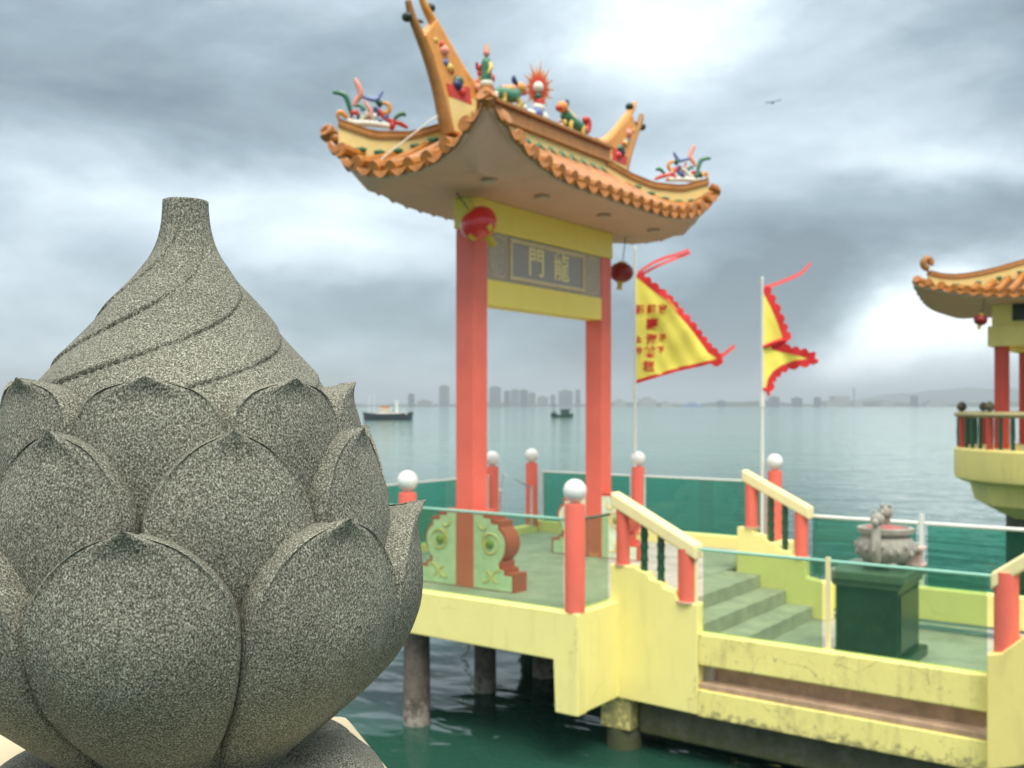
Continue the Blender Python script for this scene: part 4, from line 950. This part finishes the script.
# left flag
f1, cl1, d1 = flag_thing('large yellow flag with red scalloped edge and red characters on the left pole', -7.169, 12.97, KZ, 2.30, 1.93, .36,
    [(0, .02), (.10, .20), (.23, .46), (.42, .72), (.60, .95), (.72, 1.08), (.775, 1.22), (.80, 1.20), (.84, .95), (.88, .66), (.92, .44), (.96, .22), (1, .02)], 1.0, True,
    [([(.05, 0, 3.84), (.25, -.03, 3.98), (.45, .02, 4.07), (.60, .0, 4.10), (.80, .02, 4.18)], .028), ([(.10, .04, 3.82), (.35, .0, 3.95), (.55, -.03, 4.03), (.68, .02, 4.08), (.82, .02, 4.14)], .022),
     ([(1.2, 0, 2.62), (1.3, .02, 2.62), (1.38, 0, 2.70), (1.47, .0, 2.76)], .035)])
def flag_text(ch, lx, lz, size, t, disp):
    T = Matrix(((1, 0, 0, lx), (0, 0, -1, -.012), (0, 1, 0, lz), (0, 0, 0, 1)))
    glyph(ch, size, T, 'character', 'flag_red', cl1, .006, warp=lambda p: Vector((p[0], p[1] + disp(max(0, p[0]), p[2]), p[2])), bold=.005)
for ch, lx, py, sz in (('龍', .07, 310, .13), ('師', .24, 310, .13), ('宮', .40, 310, .13), ('壽', .25, 325, .17), ('海', .25, 340, .17), ('慈', .22, 353, .17), ('壇', .20, 367, .17), ('上', .05, 340, .10), ('公', .06, 351, .10), ('子', .41, 338, .10), ('下', .38, 350, .10)):
    flag_text(ch, lx, (406 - py) / 1000 * 14.73 - KZ, sz, f1, d1)
f2, cl2, d2 = flag_thing('smaller folded yellow flag with red edge on the right pole', -5.213, 12.97, KZ + .02, 1.70, 1.60, .20,
    [(0, .01), (.16, .12), (.35, .23), (.46, .29), (.51, .28), (.55, .16), (.58, .14), (.62, .36), (.66, .60), (.69, .68), (.72, .44), (.76, .28), (.82, .16), (.88, .10), (1, .06)], 3.0, False,
    [([(.03, 0, 3.47), (.15, 0, 3.50), (.30, .02, 3.56), (.45, -.02, 3.62), (.56, 0, 3.68), (.66, 0, 3.80)], .026)])
MB().ball((.70, 0, 2.47), .05, (1.3, .4, .8), 10).build('tip_tuft', 'flag_red', f2, smooth='all')
MB().tube([(.01, -.02, 2.66), (.12, -.03, 2.70), (.22, -.03, 2.74), (.30, -.02, 2.75)], [.02, .03, .028, .03], 8).build('fold_trim', 'flag_red', f2, smooth=True)
MB().tube([(.01, -.02, 2.10), (.07, -.02, 2.06), (.09, -.02, 2.0)], [.02, .02, .02], 8).build('lower_trim', 'flag_red', f2, smooth=True)

# ================================================================ ALTAR TABLE AND URN
t = thing('altar_table', 'square dark green marble altar block on the lower landing', 'altar', (-2.79, 9.83, LF))
bw, bd = .285, .37
MB().box(-bw - .07, bw + .07, -bd - .07, bd + .07, 0, .10).build('plinth', 'marble', t, bevel=.02)
MB().box(-bw, bw, -bd, bd, .10, .73).build('body', 'marble', t, bevel=.008)
for sx, sy in ((0, -1), (1, 0), (-1, 0), (0, 1)):
    b = MB()
    if sx: b.box(sx * (bw + .006) - .006, sx * (bw + .006) + .006, -bd + .05, bd - .05, .15, .68)
    else: b.box(-bw + .05, bw - .05, sy * (bd + .006) - .006, sy * (bd + .006) + .006, .15, .68)
    b.build('carved_panel', 'marble', t, bevel=.004)
MB().box(-bw - .03, bw + .03, -bd - .03, bd + .03, .73, .79).build('moulding', 'marble_top', t, bevel=.02)
MB().box(-bw - .07, bw + .07, -bd - .07, bd + .07, .792, .88).build('table_top', 'marble_top', t, bevel=.015)
UZ = LF + .88
u_ = thing('incense_urn', 'carved stone incense urn with beast handles on the green altar', 'urn', (-2.71, 9.80, UZ)); u_.scale = (1.12, 1.12, 1.28)
MB().lathe([(.13, .035), (.19, .06), (.235, .12), (.24, .17), (.215, .22), (.19, .24), (.19, .255), (.225, .265), (.23, .30), (.215, .305), (.19, .305), (.175, .27)], 40).build('bowl', 'urn', u_, smooth=True)
for k in range(4):
    q = k * math.pi / 2 + .6
    MB().tube([(.14 * math.cos(q), .14 * math.sin(q), .08), (.17 * math.cos(q), .17 * math.sin(q), .03), (.15 * math.cos(q), .15 * math.sin(q), 0)], [.04, .035, .03], 10).build('foot', 'urn', u_, smooth=True)
MB().ball((0, 0, .285), .17, (1, 1, .18)).build('ash', 'ash', u_, smooth='all')
for q, zz in ((-1.95 + YAW - .3, 0), (1.2 + YAW, .02)):
    c_, s_ = math.cos(q), math.sin(q); hd = MB()
    hd.tube([(.21 * c_, .21 * s_, .07), (.255 * c_, .255 * s_, .16), (.23 * c_, .23 * s_, .26), (.20 * c_, .20 * s_, .335 + zz)], [.035, .048, .04, .035], 12)
    hd.ball((.20 * c_, .20 * s_, .375 + zz), .058, (1, 1, .85)); hd.ball((.26 * c_, .26 * s_, .355 + zz), .03)
    for e in (-.03, .03): hd.ball((.18 * c_ - e * s_, .18 * s_ + e * c_, .425 + zz), .018)
    hd.build('beast_handle', 'urn', u_, smooth=True)
rel = MB()
for k in range(22):
    q = k * 2 * math.pi / 22; rel.ball((.232 * math.cos(q), .232 * math.sin(q), .15 + .03 * math.sin(k * 2.3)), .024, (1, 1, 1.2), 8)
rel.build('relief_band', 'urn', u_, smooth='all')
c_ = thing('offering_stand', 'small pinkish stone offering stand right of the urn', 'stand', (-2.53, 10.08, UZ))
MB().box(-.11, .11, -.09, .09, 0, .03).build('foot', 'urn_pink', c_, bevel=.008)
MB().box(-.08, .08, -.06, .06, .03, .15).build('block', 'urn_pink', c_, bevel=.008)
MB().box(-.11, .11, -.09, .09, .15, .19).build('top', 'urn_pink', c_, bevel=.012)

# ================================================================ PAVILION ON THE RIGHT
PC = W(10.50, 18.15)
pv_ = thing('waterside_pavilion', 'yellow and red pavilion with swept tile roof and round balcony at the right edge', 'pavilion', (PC.x, PC.y, WZ))
def V_(b, name, m, parent=None, **k):
    b.v = [(p[0], p[1], p[2] - WZ) for p in b.v]; return b.build(name, m, parent or pv_, **k)
cb_ = 1.25
for sx in (-1, 1):
    for sy in (-1, 1):
        V_(MB().lathe([(.125, -.85), (.125, 1.15)], 20, (sx * cb_, sy * cb_, 0)), 'column', 'pav_red', smooth=True)
for x0, x1, y0, y1 in ((-1.45, 1.45, -1.45, -1.2), (-1.45, 1.45, 1.2, 1.45), (-1.45, -1.2, -1.198, 1.198), (1.2, 1.45, -1.198, 1.198)):
    V_(MB().box(x0, x1, y0, y1, 1.06, 1.42), 'lower_beam', 'pav_yellow', bevel=.01)
    V_(MB().box(x0 * .96, x1 * .96, y0 * .96, y1 * .96, 1.422, 1.97), 'upper_beam', 'pav_yellow', bevel=.01)
    cx_, cy_ = (x0 + x1) / 2, (y0 + y1) / 2
    if x1 - x0 > 1: V_(MB().box(-1.05, 1.05, cy_ * 1.035 - .06, cy_ * 1.035 + .06, 1.50, 1.80), 'dark_panel', 'dark')
    else: V_(MB().box(cx_ * 1.035 - .06, cx_ * 1.035 + .06, -1.05, 1.05, 1.50, 1.80), 'dark_panel', 'dark')
RB = 2.27
V_(MB().lathe([(1.9, -1.40), (RB - .12, -1.39), (RB - .02, -1.33), (RB, -1.24), (RB, -.80), (RB - .04, -.765), (RB - .25, -.76), (.1, -.76)], 64), 'balcony', 'pav_yellow', smooth=True)
V_(MB().lathe([(1.5, -2.02), (1.95, -1.78), (2.05, -1.41)], 8), 'support_corbel', 'pav_yellow')
V_(MB().lathe([(1.38, -4.4), (1.38, -2.03)], 28), 'support_pillar', 'concrete', smooth=True)
ring = [(RB - .08) * Vector((math.cos(q * math.pi / 32), math.sin(q * math.pi / 32), 0)) for q in range(65)]
V_(MB().tube([p + Vector((0, 0, -.155)) for p in ring], .055, 8, cap=False, flat=1.6), 'balcony_rail', 'pav_rail', smooth=True)
nb = 56
for k in range(nb):
    q = 2 * math.pi * k / nb; x_, y_ = (RB - .08) * math.cos(q), (RB - .08) * math.sin(q)
    if k % 4 == 0:
        V_(MB().lathe([(.055, -.77), (.055, -.19)], 12, (x_, y_, 0)), 'rail_post', 'pav_red', smooth=True)
        V_(MB().lathe([(.03, -.11), (.03, -.09), (.07, -.06), (.085, -.01), (.06, .04), (.02, .08)], 12, (x_, y_, 0)), 'lotus_bud', 'concrete', smooth=True)
    else:
        V_(MB().lathe([(.032, -.77), (.038, -.5), (.032, -.19)], 10, (x_, y_, 0)), 'baluster', 'green_dark', smooth=True)
pr, pzf, ph, PQ = swept_roof(2.42, 2.42, .05, 1.86, 2.75, .34, pv_, False, (1.5, 1.5), 1.80, tile_sp=.21, tails=False, green_band=False, zoff=WZ)
for su, sv, u, v, zt, g in ph:
    d_ = Vector((su, sv, 0)).normalized()
    pts = []
    for k in range(16):
        a = k / 15 * 5.2; rr = .10 * (1 - k / 15 * .5)
        pts.append(Vector((u, v, zt + .05)) + d_ * (.02 + rr * math.sin(a)) + Vector((0, 0, .07 - rr * math.cos(a) + .02)))
    PQ(MB().tube(pts, .06, 8), 'hip_scroll', 'ridge', pr, smooth=True)
PQ(MB().lathe([(.12, 3.3), (.2, 3.5), (.12, 3.7), (.16, 3.9), (.02, 4.2)], 16), 'roof_finial', 'green', pr, smooth=True)
lp = W(.4685 * 17.1, 17.1)
lantern('lantern', 'small dark lantern under the pavilion roof edge at the right', (lp.x, lp.y, 1.47), .11, (0, R(10), 0), 'lantern_dark', cord=.3, motif=False)

# ================================================================ BOATS
def ship(px, D, L_len, label):
    r_ = (px - 512) / 1000 * D; t = thing('cargo_ship', label, 'ship', W(r_, D, WZ), YAW)
    hl = L_len / 2; rows = []
    for i in range(13):
        q = -1 + i / 6; x_ = q * hl; w_ = 1.3 * (1 - abs(q) ** 3.5) + .12; sh = .55 * max(0, q) ** 2 + .5 * max(0, -q) ** 3
        rows.append([(x_ * .93, -w_ * .6, -.6), (x_ * .97, -w_ * .85, .5), (x_, -w_, 1.45 + sh), (x_, w_, 1.45 + sh), (x_ * .97, w_ * .85, .5), (x_ * .93, w_ * .6, -.6)])
    b = MB().grid(rows); b.add(rows[0], [tuple(range(6))]); b.add(rows[-1], [tuple(range(6))])
    b.build('hull', 'hull', t)
    MB().box(-hl * .45, hl * .78, -1.0, 1.0, 1.4, 1.75).build('bulwark', 'deckhouse', t, bevel=.05)
    MB().box(-hl * .35, hl * .15, -.9, .9, 1.75, 2.7).build('cabin', 'deckhouse', t, bevel=.05)
    MB().box(-hl * .28, hl * .02, -.8, .8, 2.7, 3.35).build('wheelhouse', 'rust', t, bevel=.05)
    w_ = MB()
    for k in range(5): w_.box(-hl * .32 + k * .75, -hl * .32 + k * .75 + .4, -.92, -.90, 2.1, 2.4)
    w_.build('window_row', 'window', t)
    MB().box(hl * .30, hl * .40, -.2, .2, 1.2, 4.6).build('funnel', 'boat_white', t, bevel=.05)
    for x_, z_ in ((-hl * .55, 6.4), (-hl * .75, 6.0), (hl * .6, 2.7)): MB().tube([(x_, 0, .6), (x_, 0, z_)], [.12, .05], 8).build('mast', 'boat_white', t)
ship(388, 238, 12.0, 'black hulled cargo ship with cream deckhouse just right of the stone lotus')
def workboat():
    D = 292; r_ = (562 - 512) / 1000 * D; t = thing('workboat', 'small dark green boat with cabin between the gate columns', 'boat', W(r_, D, WZ), YAW)
    rows = []
    for i in range(11):
        q = -1 + i / 5; x_ = q * 3.4; w_ = 1.0 * (1 - abs(q) ** 3) + .1; sh = .5 * q * q
        rows.append([(x_ * .92, -w_ * .6, -.5), (x_, -w_, .75 + sh), (x_, w_, .75 + sh), (x_ * .92, w_ * .6, -.5)])
    b = MB().grid(rows); b.add(rows[0], [(0, 1, 2, 3)]); b.add(rows[-1], [(0, 1, 2, 3)]); b.build('hull', 'boat_green', t)
    MB().box(-.4, 2.2, -.8, .8, .8, 2.2).build('cabin', 'boat_green', t, bevel=.05)
    MB().box(-.6, 2.5, -.9, .9, 2.2, 2.4).build('cabin_roof', 'hull', t, bevel=.03)
    MB().box(.0, 1.8, -.82, -.80, 1.5, 1.95).build('window_row', 'window', t)
    MB().tube([(-2.3, 0, .8), (-2.3, 0, 4.0)], .1, 8).build('mast', 'hull', t)
    MB().box(-3.0, -1.6, -.5, .5, .8, 1.5).build('hatch', 'hull', t, bevel=.05)
workboat()
bd = thing('flying_bird', 'tiny dark bird gliding in the sky right of the gate', 'bird', W(.261 * 60, 60, 18.2))
b = MB().tube([(-.22, 0, 0), (-.1, 0, .01), (.1, 0, .01), (.2, 0, .02), (.28, 0, .0)], [.02, .05, .055, .035, .008], 8)
for s_ in (-1, 1):
    rows = [[(.1 - abs(k) * .02, s_ * (.03 + k * .09), .02 + .035 * k - .006 * k * k), (-.06 - .015 * k, s_ * (.03 + k * .09), .02 + .035 * k - .006 * k * k)] for k in range(6)]
    b.slab(rows, (0, 0, -.012))
b.v = [(p[1], p[0], p[2]) for p in b.v]
b.build('body', 'bird', bd, smooth=True); bd.rotation_euler = (0, R(-12), YAW)

# ================================================================ STONE LOTUS
AX = W(-.326, 1.0)
lotus = thing('stone_lotus_finial', 'large speckled granite lotus bud finial in the left foreground', 'finial', (AX.x, AX.y, -.345), YAW)
ZB = -.345                                        # local z = world z - ZB ; local x = right, y = forward
def angdeg(p): return math.radians(p)
core = [(-.35, .105), (-.33, .112), (-.30, .138), (-.25, .170), (-.20, .18), (-.15, .178), (-.10, .170), (-.05, .160), (-.02, .150), (0, .146), (.024, .134), (.041, .120), (.063, .101), (.084, .084), (.106, .068), (.127, .049), (.145, .036), (.157, .029), (.176, .0236), (.196, .0222), (.2045, .0218)]
def core_r(z_):                                   # smooth interpolation
    e = .008; return (lerp(core, z_ - e) + 2 * lerp(core, z_) + lerp(core, z_ + e)) / 4
NZ, NP = 230, 300
b = MB(); rows = []
for i in range(NZ + 1):
    z_ = -.35 + (.2045 + .35) * i / NZ; r0 = core_r(z_); row = []
    tw = -2.7 * max(0, min(1.5, (.190 - z_) / .165)) ** 1.45
    sm = max(0, min(1, (.205 - z_) / .03)) * max(0, min(1, (z_ + .03) / .05))
    for k in range(NP):
        ph_ = 2 * math.pi * k / NP
        q = ((ph_ + .42 - tw) / (2 * math.pi) * 6) % 1.0
        g = -.9 * math.exp(-((q if q < .5 else q - 1) / .018) ** 2) + .9 * (q) - .35
        amp = .0042 * min(1, r0 / .085) * (.65 + .9 * abs(noise.noise(Vector((ph_ * 1.3, z_ * 9, 4.2)))))
        nn = .0012 * noise.noise(Vector((r0 * math.cos(ph_) * 28, r0 * math.sin(ph_) * 28, z_ * 28)))
        rr = r0 + sm * amp * g + nn
        row.append((rr * math.cos(ph_), rr * math.sin(ph_), z_ - ZB))
    rows.append(row + [row[0]])
vs = [p for r_ in rows for p in r_[:-1]]; fs = []
for i in range(NZ):
    for k in range(NP): k2 = (k + 1) % NP; fs.append((i * NP + k, i * NP + k2, (i + 1) * NP + k2, (i + 1) * NP + k))
# chipped, slightly domed top
top0 = NZ * NP; last = [top0 + k for k in range(NP)]
ci = len(vs); vs.append((0, 0, .2055 - ZB)); fs += [(last[k], last[(k + 1) % NP], ci) for k in range(NP)]; fs.append(tuple(range(NP))[::-1])
b.add(vs, fs); b.build('bud', 'granite', lotus, smooth='all')

OUTL = [(0, .86), (.12, .93), (.25, .98), (.40, 1.0), (.60, 1.0), (.70, .98), (.78, .91), (.86, .76), (.92, .58), (.96, .41), (.985, .24), (1, .04)]
OUTU = [(0, .9), (.3, 1.0), (.72, 1.0), (.84, .93), (.91, .80), (.95, .66), (.975, .50), (.99, .30), (1, .05)]
def petal(phi, z0, z1, ztab, wmax, tip_r, rot=0, OUTL=OUTL, flare=.012, edge=.012, seed=0, thick=.03):
    """one carved petal: height z0..z1, ztab = body radius profile, wmax half width angle at the widest"""
    NT, NS = 56, 44; out = []; inn = []
    for i in range(NT + 1):
        t = i / NT
        # ogival outline: wide in the lower two thirds, pointed at the tip
        wf = sum(lerp(OUTL, t + e_) for e_ in (-.012, 0, .012)) / 3
        ro, ri = [], []
        for k in range(NS + 1):
            s_ = -1 + 2 * k / NS
            a = phi + s_ * wmax * wf
            zc = z0 + (z1 - z0) * t
            r0 = sum(lerp(ztab, zc + e_) for e_ in (-.018, -.012, -.006, 0, .006, .012, .018)) / 7
            fl_ = flare * max(0, (t - .80) / .2) ** 2.2 * (1 - abs(s_) ** 1.5 * .5)
            rim = edge * (abs(s_) ** 3.5) * (.5 + .5 * (1 - t)) + .009 * abs(s_) ** 30
            lip = .0042 * math.exp(-((abs(s_) - .93) / .045) ** 2) * min(1, t * 3)
            belly = .006 * (1 - s_ * s_) * math.sin(math.pi * min(1, t * 1.05))
            dent = -.003 * math.exp(-((t - .93) / .05) ** 2) * math.exp(-(s_ / .35) ** 2)
            nn = .0014 * noise.noise(Vector((a * 6, zc * 26, seed)))
            rr = r0 + belly - rim + lip + fl_ + dent + nn
            zz = zc + .004 * max(0, t - .9) * 10 * (1 - abs(s_))
            ro.append((rr * math.cos(a), rr * math.sin(a), zz - ZB))
            r2 = rr - thick * (1 - .55 * t ** 6) - .004
            ri.append((r2 * math.cos(a), r2 * math.sin(a), zz - ZB - .002))
        out.append(ro); inn.append(ri)
    b = MB(); m = NS + 1; n_ = NT + 1; fs = []; o = n_ * m
    for i in range(NT):
        for k in range(NS):
            f = (i * m + k, i * m + k + 1, (i + 1) * m + k + 1, (i + 1) * m + k); fs += [f, tuple(q + o for q in f[::-1])]
    ring_ = [k for k in range(m)] + [i * m + m - 1 for i in range(1, n_)] + [(n_ - 1) * m + k for k in range(m - 2, -1, -1)] + [i * m for i in range(n_ - 2, 0, -1)]
    for p, q in zip(ring_, ring_[1:] + ring_[:1]): fs.append((q, p, p + o, q + o))
    b.add([p for r_ in out for p in r_] + [p for r_ in inn for p in r_], fs)
    ob = b.build('petal', 'granite', lotus, smooth=True); ob.data.set_sharp_from_angle(angle=R(60)); return ob
lowp = [(-.345, .112), (-.33, .124), (-.31, .146), (-.29, .169), (-.265, .194), (-.24, .213), (-.21, .227), (-.18, .2325), (-.14, .232), (-.115, .228), (-.10, .226), (-.09, .226)]
midp = [(-.30, .165), (-.22, .183), (-.19, .190), (-.16, .198), (-.13, .203), (-.10, .203), (-.06, .196), (-.03, .187), (-.01, .185)]
uppp = [(-.20, .155), (-.12, .165), (-.08, .172), (-.05, .1745), (-.02, .171), (.0, .167), (.022, .161), (.03, .160)]
for k in range(8):
    petal(angdeg(-83 + 45 * k), -.343, -.100, lowp, angdeg(22.9), 0, flare=.013, seed=k)
    petal(angdeg(-60.5 + 45 * k), -.26, -.024, midp, angdeg(22.6), 0, flare=.007, seed=k + 10, edge=.011)
    petal(angdeg(-83 + 45 * k), -.17, .021, uppp, angdeg(24.2), 0, OUTL=OUTU, flare=.007, seed=k + 20, edge=.011)
# base of overturned petals
b = MB(); NP = 240; rows = []
for i in range(41):
    a = math.pi * i / 40; row = []
    for k in range(NP):
        ph_ = 2 * math.pi * k / NP; q = ((ph_ / (2 * math.pi) * 8 + .35) % 1) - .5
        lob = 1 - (abs(q) * 2) ** 8 * .14
        rr = (.120 + .083 * math.sin(a) ** .8 * lob); zz = -.402 + .062 * math.cos(a) * (1 - .10 * (abs(q) * 2) ** 4)
        inner = .020 * math.exp(-((abs(abs(q) - .33)) / .04) ** 2) * math.sin(a)
        row.append(((rr - inner) * math.cos(ph_), (rr - inner) * math.sin(ph_), zz - ZB))
    rows.append(row)
vs = [p for r_ in rows for p in r_]; fs = [(i * NP + k, i * NP + (k + 1) % NP, (i + 1) * NP + (k + 1) % NP, (i + 1) * NP + k) for i in range(40) for k in range(NP)]
fs += [tuple(range(NP))[::-1], tuple(40 * NP + k for k in range(NP))]
b.add(vs, fs); b.build('overturned_petals', 'granite', lotus, smooth='all')
# parapet under it
pts = [(-.215, 1.315), (-.80, 1.30), (-.72, .74), (.025, .74)]
cap = MB(); v_ = [W(r_, d_, -.475) for r_, d_ in pts] + [W(r_, d_, -.405) for r_, d_ in pts]
cap.add(v_, [(3, 2, 1, 0), (4, 5, 6, 7), (0, 1, 5, 4), (1, 2, 6, 5), (2, 3, 7, 6), (3, 0, 4, 7)])
o_ = AX
par = thing('parapet_wall', 'cream topped parapet wall carrying the stone lotus', 'wall', (AX.x, AX.y, -1.6))
cap.v = [(p[0] - AX.x, p[1] - AX.y, p[2] + 1.6) for p in cap.v]; cap.build('coping', 'coping', par, bevel=.012)
pts2 = [(-.25, 1.27), (-.75, 1.26), (-.70, .78), (-.03, .78)]
wl = MB(); v_ = [W(r_, d_, -3.9) - AX - Vector((0, 0, -1.6)) for r_, d_ in pts2] + [W(r_, d_, -.475) - AX - Vector((0, 0, -1.6)) for r_, d_ in pts2]
wl.add([(p.x, p.y, p.z) for p in v_], [(3, 2, 1, 0), (4, 5, 6, 7), (0, 1, 5, 4), (1, 2, 6, 5), (2, 3, 7, 6), (3, 0, 4, 7)]); wl.build('wall', 'yellow', par)
